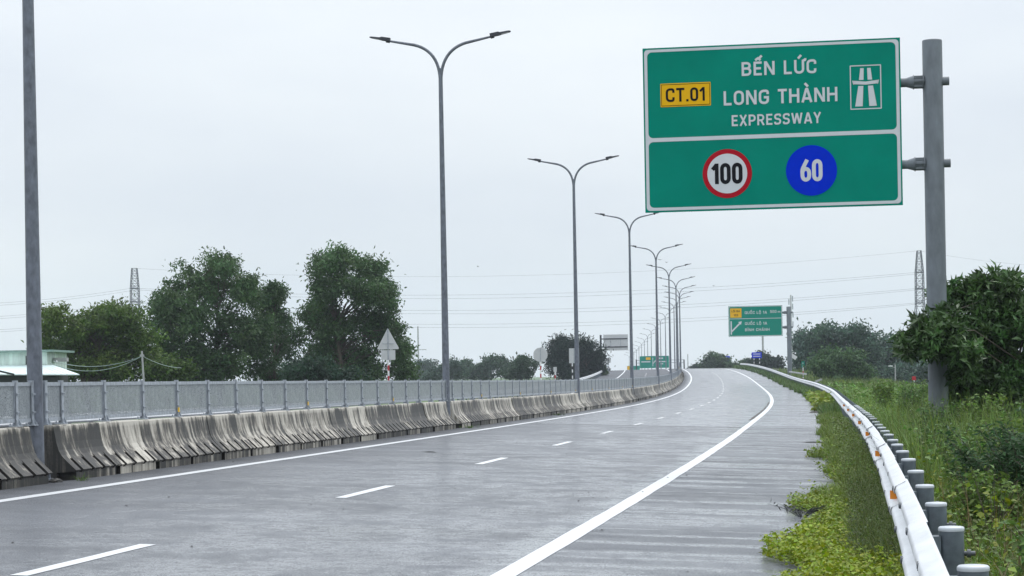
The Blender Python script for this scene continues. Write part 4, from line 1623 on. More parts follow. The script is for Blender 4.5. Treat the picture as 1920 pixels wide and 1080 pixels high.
def tree(name, label, lobes_px, Y, depth, base_z, nclus, nleaf, llen, lwid, base, seed, group=None, crad=.5, stems=1, cat='tree', mat='leaf', trunk_r=.18, hang=.2, shell=.45, var=.35, whorl=False, limbs=60, trunk_x=None, dys=None):
    rng = np.random.RandomState(seed + 99)
    sc = Y / FPX
    L = []
    for i, (x, y, rx, ry) in enumerate(lobes_px):
        p = at(x, y, Y)
        dy = (rng.rand() - .5) * depth * .8 if dys is None else dys[i]
        L.append((p[0], p[1] + dy, p[2], rx * sc, max(rx * sc * .8, depth * .35), ry * sc))
    L = np.array(L)
    low = L[np.argmin(L[:, 2])]
    cx = L[:, 0].mean() if trunk_x is None else at(trunk_x, HORIZON_Y, Y)[0]
    root = np.array([cx, Y, base_z])
    e = empty(name, root, 0, label, cat, group)
    me, cen = crown('crown', L - np.array([cx, Y, base_z, 0, 0, 0]), nclus, nleaf, llen, lwid, base, seed, crad, .5, hang, shell, var, whorl)
    link('crown', me, mat, e, kind='stuff')
    tm = MB()
    top = (L[:, 2] + L[:, 5] * .3).max() - base_z
    for k in range(stems):
        ox = (rng.rand() - .5) * (L[:, 0].max() - L[:, 0].min()) * .7 if stems > 1 else 0
        tip = np.array([ox * 1.1 + rng.uniform(-.4, .4), rng.uniform(-.4, .4), top * rng.uniform(.75, .95)])
        pts = [np.array([ox * .6, 0, 0]) * (1 - t) + tip * t + np.array([math.sin(t * 5 + k) * .12, math.cos(t * 4 + k) * .12, 0]) for t in np.linspace(0, 1, 7)]
        pts[0] = np.array([ox * .6, 0, -.4])
        tm.tube(pts, [trunk_r * (1 - .82 * t) for t in np.linspace(0, 1, 7)], 8)
        ch = cen[rng.choice(len(cen), min(limbs, len(cen)), replace=False)]
        for c in ch:
            z = max(.8, min(c[2] * .75, tip[2] * .9))
            t = z / tip[2]
            a = np.array([ox * .6 * (1 - t) + tip[0] * t, tip[1] * t, z])
            m = (a + c) / 2 + np.array([0, 0, .12 * np.linalg.norm(c - a)])
            r0 = trunk_r * .28 * (1 - .7 * t) + .012
            tm.tube([a, m, c], [r0, r0 * .6, r0 * .2], 4, caps=False)
    tm.build('trunk', 'bark', e)
    return e


DK = (.066, .118, .048)
# ---- trees left of the opposite carriageway
tree('broad_tree', 'low broad light-green tree left of the tall trees, behind the nearest fence', [(128, 615, 42, 36), (185, 598, 50, 30), (235, 615, 44, 34), (165, 650, 80, 46), (105, 665, 36, 46), (250, 660, 48, 46), (275, 690, 40, 30), (180, 695, 90, 28)],
     135, 7, -1.7, 640, 46, .28, .13, (.086, .138, .036), 11, crad=.55, stems=2, limbs=60, trunk_r=.2, shell=.5, hang=.0)
tree('tall_tree', 'tall dark tree with loose crown, left of the two tallest', [(402, 497, 36, 30), (440, 505, 22, 26), (352, 530, 36, 34), (425, 545, 60, 42), (465, 540, 34, 36), (318, 575, 32, 36), (375, 590, 60, 52), (455, 605, 56, 60), (325, 630, 42, 62), (400, 660, 84, 56), (370, 700, 90, 30)],
     150, 7, -1.7, 860, 44, .29, .13, DK, 12, crad=.55, stems=2, trunk_r=.22, shell=.52)
tree('slim_tree', 'slimmer drooping tree in the gap between the two tallest trees', [(512, 552, 28, 28), (500, 590, 38, 40), (525, 630, 36, 56), (490, 660, 40, 52), (520, 700, 42, 28)],
     156, 5, -1.7, 360, 46, .29, .12, (.060, .110, .046), 13, crad=.55, trunk_r=.15, hang=.7)
tree('tall_tree', 'tallest dark tree just left of the triangular sign back', [(614, 482, 36, 28), (655, 500, 40, 30), (700, 512, 38, 32), (610, 525, 34, 34), (665, 545, 60, 42), (725, 545, 22, 40), (590, 580, 36, 42), (640, 600, 60, 44), (715, 600, 48, 50), (600, 655, 52, 50), (680, 660, 70, 50), (745, 650, 32, 44), (640, 700, 90, 28), (750, 695, 30, 26)],
     150, 7, -1.7, 930, 44, .29, .13, DK, 14, crad=.55, stems=2, trunk_r=.24, shell=.5)
tree('roadside_bush', 'hazy round bush at the foot of the tallest trees', [(590, 695, 40, 24), (640, 700, 40, 18), (545, 698, 30, 20)], 140, 3, -1.7, 130, 30, .30, .14, (.030, .058, .036), 15, cat='bush', crad=.5, limbs=20, trunk_r=.06)
tree('roadside_bush', 'yellow-green bush leaning under the sagging cables by the utility pole', [(300, 690, 26, 24), (330, 698, 30, 18)], 128, 3, -1.7, 110, 30, .28, .13, (.050, .085, .022), 16, cat='bush', crad=.45, limbs=20, trunk_r=.06)
# ---- line of trees in the middle distance, haze lightened into their leaf colours
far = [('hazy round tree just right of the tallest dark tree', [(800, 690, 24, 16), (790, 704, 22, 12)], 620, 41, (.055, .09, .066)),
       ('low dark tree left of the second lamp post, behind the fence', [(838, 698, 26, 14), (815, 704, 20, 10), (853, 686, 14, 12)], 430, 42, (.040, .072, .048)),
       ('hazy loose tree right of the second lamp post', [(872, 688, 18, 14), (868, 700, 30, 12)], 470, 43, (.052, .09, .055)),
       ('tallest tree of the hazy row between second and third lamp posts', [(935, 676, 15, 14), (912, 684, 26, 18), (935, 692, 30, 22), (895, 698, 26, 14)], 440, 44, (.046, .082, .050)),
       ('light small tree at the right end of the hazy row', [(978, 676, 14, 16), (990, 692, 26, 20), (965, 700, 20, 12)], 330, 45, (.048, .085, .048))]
for lab, lob, Y, sd, c in far:
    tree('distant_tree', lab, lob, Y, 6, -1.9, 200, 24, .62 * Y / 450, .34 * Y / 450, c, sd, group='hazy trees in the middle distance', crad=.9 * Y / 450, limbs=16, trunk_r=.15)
tree('spreading_tree', 'dark spreading tree beside the third lamp post', [(1062, 650, 28, 20), (1090, 648, 28, 18), (1050, 668, 24, 24), (1090, 672, 40, 26), (1118, 664, 18, 18), (1070, 694, 48, 22), (1105, 692, 26, 18)],
     318, 8, -1.9, 460, 34, .62, .16, (.014, .028, .020), 51, crad=1.1, stems=2, limbs=60, trunk_r=.22, hang=.3, shell=.6)
tree('roadside_bush', 'bright small bush by the end of the opposite guardrail', [(1128, 696, 10, 9), (1118, 703, 12, 7)], 322, 3, -1.9, 60, 20, .4, .2, (.05, .085, .03), 52, cat='bush', crad=.6, limbs=10, trunk_r=.05)
# ---- right-hand side trees; haze is mixed into the hazy ones' leaf colour
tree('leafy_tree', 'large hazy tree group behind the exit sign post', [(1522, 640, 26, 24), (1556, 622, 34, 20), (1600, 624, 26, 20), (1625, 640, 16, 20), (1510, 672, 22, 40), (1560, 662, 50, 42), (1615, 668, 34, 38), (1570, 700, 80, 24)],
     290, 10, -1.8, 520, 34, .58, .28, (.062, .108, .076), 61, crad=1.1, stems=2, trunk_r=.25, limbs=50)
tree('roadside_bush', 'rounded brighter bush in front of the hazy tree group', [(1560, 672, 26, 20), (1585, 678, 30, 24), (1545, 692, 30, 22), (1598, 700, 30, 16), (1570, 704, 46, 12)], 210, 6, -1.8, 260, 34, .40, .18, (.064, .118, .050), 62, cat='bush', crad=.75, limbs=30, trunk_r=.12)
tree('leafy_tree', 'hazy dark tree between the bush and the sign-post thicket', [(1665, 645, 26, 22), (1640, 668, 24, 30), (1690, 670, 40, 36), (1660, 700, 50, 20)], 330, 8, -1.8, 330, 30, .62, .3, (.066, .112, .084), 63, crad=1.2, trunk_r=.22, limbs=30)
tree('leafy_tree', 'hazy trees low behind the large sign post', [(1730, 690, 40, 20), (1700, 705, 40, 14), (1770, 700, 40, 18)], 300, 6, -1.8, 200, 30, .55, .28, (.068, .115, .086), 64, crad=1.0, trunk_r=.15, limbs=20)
tree('crest_bush', 'bushy dark tree on the crest left of the small blue sign', [(1338, 672, 16, 13), (1350, 680, 20, 12), (1325, 684, 14, 10)], 450, 6, -.6, 170, 24, .62, .34, (.048, .082, .04), 65, cat='bush', crad=.8, limbs=14, trunk_r=.12)
tree('crest_bush', 'dark tree right behind the blue sign with two posts', [(1436, 674, 20, 15), (1450, 684, 18, 14), (1420, 684, 18, 12), (1465, 688, 14, 12)], 400, 6, -.6, 200, 26, .6, .3, (.02, .038, .026), 66, cat='tree', crad=.8, limbs=20, trunk_r=.14)
tree('crest_bush', 'pale green shrub between the two blue signs', [(1392, 682, 14, 8), (1376, 685, 12, 6), (1402, 678, 8, 8)], 430, 5, -.4, 90, 20, .5, .3, (.05, .085, .04), 67, cat='bush', crad=.6, limbs=10, trunk_r=.06)
tree('crest_bush', 'tiny dark shrub on the skyline at the crest', [(1309, 688, 9, 4), (1300, 690, 8, 3)], 520, 5, -.2, 60, 18, .6, .34, (.02, .035, .024), 68, cat='bush', crad=.6, limbs=6, trunk_r=.06)
# ---- thicket around the sign post
tree('broadleaf_tree', 'dense dark broadleaf tree wrapping the foot of the large sign post', [(1700, 628, 44, 38), (1675, 655, 28, 30), (1740, 600, 34, 26), (1700, 655, 30, 26), (1745, 665, 40, 34), (1790, 640, 36, 50), (1815, 575, 38, 40), (1795, 545, 24, 22), (1860, 555, 50, 40), (1905, 535, 36, 26), (1870, 620, 70, 56), (1940, 600, 60, 80), (1840, 690, 66, 52), (1930, 700, 70, 70), (1875, 745, 56, 40), (1990, 620, 60, 90), (1795, 715, 36, 36), (1850, 735, 50, 44), (1920, 770, 60, 44), (1755, 700, 26, 24), (1830, 620, 50, 50), (1880, 795, 60, 36), (1815, 765, 36, 36), (1940, 820, 60, 40)],
     39.6, 3.2, -.75, 2000, 20, .18, .062, (.062, .118, .038), 71, crad=.30, stems=3, mat='leaf_gloss', trunk_r=.06, hang=.45, whorl=True, limbs=8, trunk_x=1850, shell=.7, var=.45,
     dys=[-1.9, -1.8, -1.6, -1.7, -2.1, .9, 1.2, .9, .4, .7, .2, .0, -.3, .1, -.6, .4, .3, .2, -.4, -1.5, .3, -.2, .2, -.2])

# ------------------------------------------------------------------ ground vegetation
def ground_z(s, u):
    return RP(s, u)[:, 2] + verge_h(u, s)


class Veg:
    def __init__(self):
        self.V, self.F, self.C, self.n = [], [], [], 0

    def add(self, vfc):
        V, F, C = vfc
        if F.shape[1] == 3:
            F = np.concatenate([F, F[:, 2:3]], 1)
        self.V.append(V); self.F.append(F + self.n); self.C.append(C); self.n += len(V)

    def build(self, name, mat, label, cat, tri=False):
        V = np.concatenate(self.V); F = np.concatenate(self.F); C = np.concatenate(self.C)
        if tri:
            F = F[:, :3]
        return link(name, mesh_np(name, V, F, C), mat, label=label, cat=cat, kind='stuff')


def edge_u(s):
    """ragged front of the vegetation over the shoulder paving"""
    return 10.62 + .30 * np.sin(s * .55 + .6) * np.sin(s * .21 + 1.1) + .16 * np.sin(s * 1.7) - .12 * np.exp(-((s - 21.0) / 2.2) ** 2) + .22 * np.exp(-((s - 25.5) / 1.5) ** 2) + np.interp(s, [0, 60, 120, 200], [0, .1, .15, .0])


rng = np.random.RandomState(5)


def scatter_blades(veg, n, s0, s1, u0f, u1, hmin, hmax, wid, base, lean=(.2, .9), sp=1.0, amt=.35, seg=3):
    s = s0 + (s1 - s0) * rng.rand(n) ** sp
    u0 = u0f(s) if callable(u0f) else np.full(n, u0f)
    u = u0 + (u1 - u0) * rng.rand(n)
    p = RP(s, u)
    p[:, 2] += verge_h(u, s) - .02
    # clumpy growth
    cl = .55 + .45 * np.sin(s * 2.3 + u * 3.1) * np.cos(s * .9 - u * 2.2)
    a = rng.rand(n) * 2 * math.pi
    d = np.stack([np.cos(a), np.sin(a), 0 * a], 1)
    ln = (hmin + (hmax - hmin) * rng.rand(n)) * (.6 + .55 * cl)
    le = lean[0] + (lean[1] - lean[0]) * rng.rand(n)
    wd = wid * (.6 + .8 * rng.rand(n)) * np.maximum(1, p[:, 1] / 32.0)
    veg.add(blades(p, d, le, ln, wd, vary(rng, base, n, amt, .12), seg))


def scatter_leaves(veg, n, s0, s1, u0f, u1, h0, h1, size, base, amt=.3, sp=1.0, flat_=1.2, patch=None):
    s = s0 + (s1 - s0) * rng.rand(n) ** sp
    u0 = u0f(s) if callable(u0f) else np.full(n, u0f)
    u = u0 + (u1 - u0) * rng.rand(n)
    if patch is not None:
        keep = patch(s, u) > rng.rand(n)
        s, u = s[keep], u[keep]
        n = len(s)
    p = RP(s, u)
    p[:, 2] += verge_h(u, s) + h0 + (h1 - h0) * rng.rand(n) ** 1.3
    d = unit(rng.randn(n, 3) * np.array([1, 1, .35]))
    nr = unit(rng.randn(n, 3) * .6 + np.array([0, 0, flat_]))
    sz = size * (.55 + .9 * rng.rand(n)) * np.maximum(1, p[:, 1] / 38.0)
    veg.add(leaves(p, d, nr, sz, sz * (.75 + .3 * rng.rand(n)), vary(rng, base, n, amt, .14), .1))


# short grass and weeds on the road side of the rail
g = Veg()
scatter_blades(g, 30000, 15, 40, lambda s: edge_u(s) + .1, 11.75, .08, .26, .009, (.135, .190, .034), (.3, 1.0))
scatter_blades(g, 9000, 15, 30, lambda s: edge_u(s) - .05, 11.6, .05, .14, .008, (.140, .195, .034), (.5, 1.2))
scatter_blades(g, 20000, 40, 90, lambda s: edge_u(s) + .05, 11.8, .14, .42, .010, (.115, .165, .036), (.2, .9))
scatter_blades(g, 16000, 90, 260, edge_u, 12.0, .30, .80, .013, (.078, .130, .034), (.15, .8))
scatter_blades(g, 7000, 260, 400, edge_u, 12.2, .35, .8, .018, (.066, .112, .036), (.15, .8))
g.build('verge_grass', 'grass_blade', 'short bright grass between the shoulder paving and the guardrail', 'grass')
# taller dark weeds growing up through the rail
g = Veg()
scatter_blades(g, 5000, 19.5, 31, 11.05, 11.6, .15, .62, .009, (.085, .115, .034), (.2, .9), amt=.4)
scatter_leaves(g, 3500, 19.5, 31, 11.02, 11.6, .05, .45, .026, (.070, .100, .032), .4)
scatter_blades(g, 6000, 31, 75, 11.0, 11.7, .12, .52, .013, (.110, .150, .038), (.2, .9), amt=.4)
scatter_leaves(g, 5000, 31, 75, 10.95, 11.6, .05, .40, .04, (.105, .150, .038), .4)
g.build('rail_weeds', 'grass_blade', 'dark straggly weeds growing up under the guardrail', 'weeds')
# yellow-green creeper over the shoulder
g = Veg()
pt = lambda s, u: np.clip(.9 - (u - edge_u(s) + .2) * .9, 0.05, 1)
scatter_leaves(g, 22000, 14.5, 23.5, lambda s: edge_u(s) - .28, 11.5, .02, .20, .042, (.205, .265, .030), .35, patch=pt)
scatter_leaves(g, 9500, 23.5, 29.5, lambda s: edge_u(s) - .18, 11.3, .02, .18, .040, (.175, .235, .032), .35, patch=pt)
scatter_leaves(g, 5000, 30, 60, lambda s: edge_u(s) - .1, 11.2, .02, .2, .055, (.145, .20, .032), .35, patch=lambda s, u: (.5 + .5 * np.sin(s * .7)) * pt(s, u))
scatter_leaves(g, 3500, 105, 140, lambda s: edge_u(s), 11.3, .05, .5, .09, (.18, .24, .035), .3)
g.build('creeper', 'leaf', 'yellow-green creeping vine spreading over the edge of the paving', 'ground cover')
# tall grass and weeds beyond the rail
g = Veg()
scatter_blades(g, 13000, 6, 24, 11.75, 15.5, .35, .85, .013, (.112, .182, .038), (.2, .9), amt=.4)
scatter_blades(g, 20000, 22, 60, 11.8, 18.0, .50, 1.15, .015, (.132, .200, .044), (.2, .9), amt=.4)
scatter_blades(g, 26000, 55, 130, 11.9, 21.0, .65, 1.35, .011, (.130, .205, .050), (.15, .8), amt=.35)
scatter_blades(g, 16000, 120, 300, 12.0, 24.0, .7, 1.5, .016, (.11, .155, .05), (.15, .7), amt=.35)
scatter_blades(g, 5000, 12, 52, 12.0, 15.5, .5, 1.15, .010, (.16, .13, .065), (.2, .8), amt=.4)
scatter_blades(g, 9000, 27, 47, 11.9, 14.2, .9, 1.75, .014, (.130, .195, .052), (.15, .7), amt=.4)
g.build('tall_grass', 'grass_blade', 'tall rank grass filling the bank beyond the guardrail', 'grass')
g = Veg()
scatter_leaves(g, 14000, 6, 22, 11.85, 15.0, .05, .62, .04, (.095, .150, .034), .4)
scatter_leaves(g, 5200, 8, 34, 11.85, 14.2, .25, .80, .055, (.17, .215, .03), .3, patch=lambda s, u: (np.sin(s * 1.9 + u * 2.7) > .35) * .9)
scatter_leaves(g, 22000, 22, 60, 11.9, 17.0, .1, 1.05, .055, (.105, .190, .044), .4, patch=lambda s, u: .35 + .6 * (np.sin(s * .8 + u * 1.3) > .1))
scatter_leaves(g, 12000, 60, 150, 12.0, 20.0, .2, 1.15, .06, (.115, .200, .048), .4, patch=lambda s, u: .2 + .8 * (np.sin(s * .33 + u * .9) > .2))
scatter_leaves(g, 700, 30, 75, 12.0, 16.0, .7, 1.05, .06, (.19, .24, .03), .3, patch=lambda s, u: (np.sin(s * .5) > .5) * 1.0)
g.build('bank_weeds', 'leaf', 'broad-leaved weeds mixed through the tall grass on the bank', 'weeds')


# individual clumps one can point at
def clump(name, label, s, u, n, h0, h1, wid, base, lean, cat='grass clump', seed=0, seg=6, r=.08, droop=1.0):
    rg = np.random.RandomState(seed)
    p = RP(s, u); p[2] += float(verge_h(u, s)) if u > 10 else 0
    a = rg.rand(n) * 2 * math.pi
    d = np.stack([np.cos(a), np.sin(a), 0 * a], 1)
    b = d * (rg.rand(n) * r)[:, None]
    ln = h0 + (h1 - h0) * rg.rand(n)
    V, F, C = blades(b, d, lean[0] + (lean[1] - lean[0]) * rg.rand(n), ln, wid * (.6 + .8 * rg.rand(n)), vary(rg, base, n, .3, .1), seg, droop)
    return link(name, mesh_np(name, V, F, C), 'grass_blade', loc=p, label=label, cat=cat)


clump('grass_clump', 'tall arching reed grass with pale bent blades beside the feathery bush', 15.2, 13.05, 46, .7, 1.25, .011, (.085, .135, .060), (.35, 1.0), seed=1)
clump('grass_clump', 'thin tall grass blades standing right of the guardrail posts', 14.2, 12.4, 26, .5, .95, .008, (.070, .120, .045), (.15, .7), seed=2)
clump('grass_clump', 'grey-green grass tuft at the foot of the large sign post', 35.5, 12.45, 260, .9, 1.7, .012, (.075, .110, .075), (.25, .9), seed=3, r=.22)
clump('grass_clump', 'bright little grass tuft at the foot of the barrier gap by the nearest lamp post', 30.55, -.78, 40, .08, .22, .007, (.09, .15, .03), (.4, 1.2), seed=4, r=.12)
clump('grass_clump', 'small weed tuft at the barrier gap by the second lamp post', 64.6, -.72, 70, .08, .24, .012, (.07, .12, .03), (.4, 1.2), seed=5, r=.35)
clump('grass_clump', 'weed tuft along the foot of the barrier before the third lamp post', 88.0, -.75, 80, .08, .20, .016, (.05, .08, .03), (.4, 1.2), seed=6, r=.5)


def herb(name, label, s, u, hgt, nst, nl, size, base, stemcol, spread, seed, cat='plant', zoff=0.0, leafw=.7, flat_=.7, group=None):
    rg = np.random.RandomState(seed)
    p = RP(s, u); p[2] += float(verge_h(u, s)) + zoff
    e = empty(name, p, 0, label, cat, group)
    sm = MB()
    P, D = [], []
    for k in range(nst):
        a = rg.rand() * 2 * math.pi
        tip = np.array([math.cos(a) * spread * (.3 + rg.rand()), math.sin(a) * spread * (.3 + rg.rand()), hgt * (.65 + .4 * rg.rand())])
        mid = tip * .5 + np.array([0, 0, hgt * .12])
        sm.tube([(0, 0, -.03), mid, tip], [.006, .004, .002], 5, caps=False)
        for j in range(nl):
            t = .25 + .75 * rg.rand()
            q = (1 - t) ** 2 * 0 + 2 * (1 - t) * t * mid + t * t * tip
            P.append(q + rg.randn(3) * .012); D.append(unit(rg.randn(3) * np.array([1, 1, .4]) + np.array([0, 0, -.1])))
    n = len(P)
    sz = size * (.5 + .9 * rg.rand(n))
    V, F, C = leaves(np.array(P), np.array(D), unit(rg.randn(n, 3) * .5 + np.array([0, 0, flat_])), sz, sz * leafw, vary(rg, base, n, .3, .12), .12)
    link('foliage', mesh_np('foliage', V, F, C), 'leaf', e, kind='stuff')
    sm.build('stem', stemcol, e)
    return e


herb('vine_plant', 'yellowish round-leaved vine in the bottom right corner by the first post', 11.3, 12.75, .52, 16, 9, .075, (.17, .20, .03), 'bark', .26, 21)
herb('vine_plant', 'yellow-green leafy sprig behind the third guardrail post', 19.8, 12.35, .82, 9, 7, .075, (.20, .25, .03), 'bark', .2, 22)
herb('leafy_weed', 'yellow-leaved weed in front of the feathery bush', 26.5, 13.55, 1.10, 7, 7, .09, (.22, .24, .03), 'bark', .3, 23)
herb('leafy_weed', 'light green leafy weed on the bank left of the sign post', 44.0, 13.0, 1.25, 12, 12, .09, (.085, .145, .035), 'bark', .5, 24)
herb('leafy_weed', 'tall light green weed on the skyline of the bank', 62.0, 14.4, 1.75, 12, 12, .10, (.10, .17, .04), 'bark', .6, 25)
herb('dry_weed', 'dark dry weed stalk with seed head in the tall grass', 47.0, 14.2, 1.55, 4, 10, .06, (.05, .045, .03), 'bark', .25, 26)
herb('fallen_twigs', 'dark wiry bamboo-like twigs lying over the edge of the paving', 27.2, 10.42, .16, 16, 8, .075, (.016, .016, .015), 'dark_metal', .42, 27, leafw=.16)
herb('leafy_weed', 'dark weed stems rising before the broadleaf tree', 33.0, 15.0, 1.45, 5, 5, .09, (.06, .10, .04), 'bark', .25, 28)

FEATHER = (.042, .088, .036)
for i_, (ss_, uu_, hh_, sd_, lab_) in enumerate(((22.2, 12.95, 1.30, 31, 'dark feathery bush below the broadleaf tree at the right edge'), (24.6, 13.75, 1.45, 32, 'taller feathery bush standing behind the dark one at the right edge'), (20.2, 13.45, 1.05, 33, 'low feathery bush at the very right edge of the picture'))):
    herb('feathery_bush', lab_, ss_, uu_, hh_, 120, 75, .075, FEATHER, 'bark', .75, sd_, cat='bush', leafw=.32)

# leafy shrubs along the bank behind the rail
rb = random.Random(77)
BANK = [(15.0, 12.6, .7), (20.8, 12.35, .8), (34.5, 12.5, 1.2), (13.2, 13.3, .75), (16.6, 12.9, .85), (18.2, 14.0, .95), (24.5, 12.5, .95), (27.5, 13.2, 1.15), (30.0, 12.4, 1.0), (32.5, 13.9, 1.3), (36.5, 13.4, 1.35), (42.0, 14.0, 1.4), (48.0, 12.9, 1.25), (54.0, 14.2, 1.5), (58.0, 13.0, 1.3), (68.0, 13.8, 1.5), (78.0, 13.0, 1.45)]
for i_, (ss_, uu_, hh_) in enumerate(BANK):
    c_ = [(.092, .165, .044), (.125, .200, .048), (.070, .130, .040)][i_ % 3]
    herb('bank_shrub', '%s green leafy shrub along the bank behind the guardrail, counting away from the camera' % ORD[i_], ss_, uu_, hh_ * 1.12, 60, 40, .055 + .0006 * ss_, c_, 'bark', .34 + .15 * rb.random(), 300 + i_, cat='shrub', leafw=.5, group='leafy shrubs along the bank')

# ------------------------------------------------------------------ debris
rg = np.random.RandomState(8)
gm = MB()
for k in range(230):
    s = 14 + 75 * rg.rand() ** 1.5
    u = -.5 + 11 * rg.rand()
    p = RP(s, u)
    r = .006 + .016 * rg.rand() ** 3
    a = rg.rand() * 3.14
    vs = [(p[0] + r * 1.5 * math.cos(a), p[1] + r * math.sin(a), p[2] + .004), (p[0] - r * math.sin(a), p[1] + r * math.cos(a), p[2] + .004), (p[0] - r * 1.4 * math.cos(a), p[1] - r * math.sin(a), p[2] + .004), (p[0] + r * math.sin(a), p[1] - r * math.cos(a), p[2] + .004), (p[0], p[1], p[2] + r * .9)]
    gm.add(vs, [(0, 1, 4), (1, 2, 4), (2, 3, 4), (3, 0, 4)])
gm.build('road_grit', 'pebble', label='scattered dark grit and leaf bits on the wet road', cat='grit', kind='stuff')


def clod(name, label, s, u, L, W, H, mat, seed):
    r_ = np.random.RandomState(seed)
    p = RP(s, u)
    n, m = 14, 5
    vs, fs = [], []
    for i in range(m):
        t = i / (m - 1)
        for k in range(n):
            a = 2 * math.pi * k / n
            q = math.cos(t * math.pi / 2) * (1 + .35 * (r_.rand() - .5)) + .02
            vs.append((L * q * math.cos(a), W * q * math.sin(a), H * math.sin(t * math.pi / 2) * (1 + .4 * (r_.rand() - .5)) - .004))
    for i in range(m - 1):
        for k in range(n):
            fs.append((i * n + k, i * n + (k + 1) % n, (i + 1) * n + (k + 1) % n, (i + 1) * n + k))
    fs.append(tuple(range((m - 1) * n, m * n)))
    return MB().add(vs, fs).build(name, mat, loc=p, rz=-heading(s), label=label, cat='debris')


clod('debris_strip', 'flat dark rubber scrap on the asphalt left of the lane line', 44.5, 1.9, .20, .05, .02, 'rubber', 1)
clod('debris_strip', 'long dark scrap of rubber lying on the shoulder by the grass', 57.5, 10.35, .32, .10, .04, 'rubber', 2)
clod('mud_clod', 'small dark clod on the shoulder edge before the creeper', 61.0, 10.7, .12, .08, .05, 'mud', 3)
clod('mud_clod', 'dark clod at the grass edge further up the shoulder', 101.0, 10.45, .3, .15, .07, 'mud', 4)
clod('concrete_lump', 'broken concrete lump at the end of the barrier by the nearest lamp post', 30.02, -1.0, .12, .08, .06, 'barrier_concrete', 5)

# ------------------------------------------------------------------ house behind the fence
Yh = 112.0
def H(px, py, Y=Yh):
    return at(px, py, Y)
p0 = H(20, 712)
hs = empty('shed_house', (p0[0], p0[1], -1.8), 0, 'pale green sheet-metal shed with white-green roof left of the trees', 'house')
B0 = np.array([p0[0], p0[1], -1.8])
def Hl(px, py, dy=0.0):
    return H(px, py) - B0 + np.array([0, dy, 0])
wa, wb = Hl(-160, 664), Hl(84, 664)
MB().box(((wa[0] + wb[0]) / 2, 3.0, wa[2] / 2), (wb[0] - wa[0], 5.0, wa[2])).build('wall', 'wall_sheet', hs)
rf = MB().box(((wa[0] + wb[0]) / 2 + .1, 3.0, wa[2] + .06), (wb[0] - wa[0] + .6, 5.6, .12)).build('roof', 'roof_trim', hs)
o = Hl(45, 672)
MB().box((o[0] + .15, .48, o[2] - .1), (.34, .08, .5)).build('opening', 'wall_dark', hs)
# lean-to roof in front: sloping sheet, ridge at the wall, right end hipped
r0, r1, r2, r3 = Hl(-160, 688, -.0), Hl(96, 686, -.0), Hl(168, 703.5, -2.6), Hl(-160, 703.5, -2.6)
r0[1] = r1[1] = .45
lt = MB()
t = np.array([0, 0, .05])
lt.add([r3, r2, r1, r0, r3 + t, r2 + t, r1 + t, r0 + t], [(3, 2, 1, 0), (4, 5, 6, 7), (0, 1, 5, 4), (1, 2, 6, 5), (2, 3, 7, 6), (3, 0, 4, 7)])
lo_ = lt.build('lean_to_roof', 'roof_sheet', hs)
rib = MB()
for k in range(30):
    q = k / 30.
    a = r3 * (1 - q) + r2 * q + t; b = r0 * (1 - q) + r1 * q + t
    rib.bar(a, b, .05, .03)
rib.build('roof_rib', 'roof_sheet', lo_)
MB().box(((r3[0] + r2[0]) / 2 - .4, -1.2, (r3[2] - .1) / 2), (r2[0] - r3[0] - 1.6, 2.4, r3[2] - .12)).build('lower_wall', 'wall_dark', hs)
o = Hl(30, 701)
MB().bar((o[0] - .7, -2.8, o[2] + .28), (o[0] + .6, -2.8, o[2] - .05), .08, .10).build('fascia', 'wall_dark', hs)
o = Hl(96, 674)
sb = MB().box((o[0] + .1, 2.0, o[2]), (.75, .5, .22)).build('eave_box', 'concrete_pole', hs)
o = Hl(94, 678)
MB().lathe([(.0001, -.09), (.05, -.07), (.07, 0), (.04, .07), (.0001, .09)], 10, (o[0], 1.6, o[2])).build('bulb', 'stripe_white', hs)

# utility pole with sagging cables
Yp = 108.0
pt_ = at(266, 658, Yp)
up = empty('utility_pole', (pt_[0], pt_[1], -1.8), 0, 'thin leaning utility pole under the broad tree', 'pole')
MB().tube([(.22, 0, 0), (0, 0, pt_[2] + 1.8)], [.07, .05], 10).build('shaft', 'concrete_pole', up)
MB().box((0, 0, pt_[2] + 1.55), (.22, .10, .12)).build('clamp', 'concrete_pole', up)


def sag(a, b, d, n=16):
    a, b = np.array(a), np.array(b)
    return [a + (b - a) * t + np.array([0, 0, -4 * d * t * (1 - t)]) for t in np.linspace(0, 1, n)]


for i, (q0, q1, d, lab) in enumerate((((100, 677), (266, 668), .42, 'upper sagging cable from the shed to the utility pole'), ((92, 680), (266, 668), .62, 'lower sagging cable from the shed to the utility pole'), ((266, 667), (340, 690), .15, 'cable dropping right from the utility pole into the trees'))):
    a = at(q0[0], q0[1], Yp + (2 if i < 2 else 0)); b = at(q1[0], q1[1], Yp if i < 2 else Yp + 6)
    MB().tube(sag(a, b, d), .017, 5).build('overhead_cable', 'cable_pale', label=lab, cat='cable', group='cables at the utility pole')

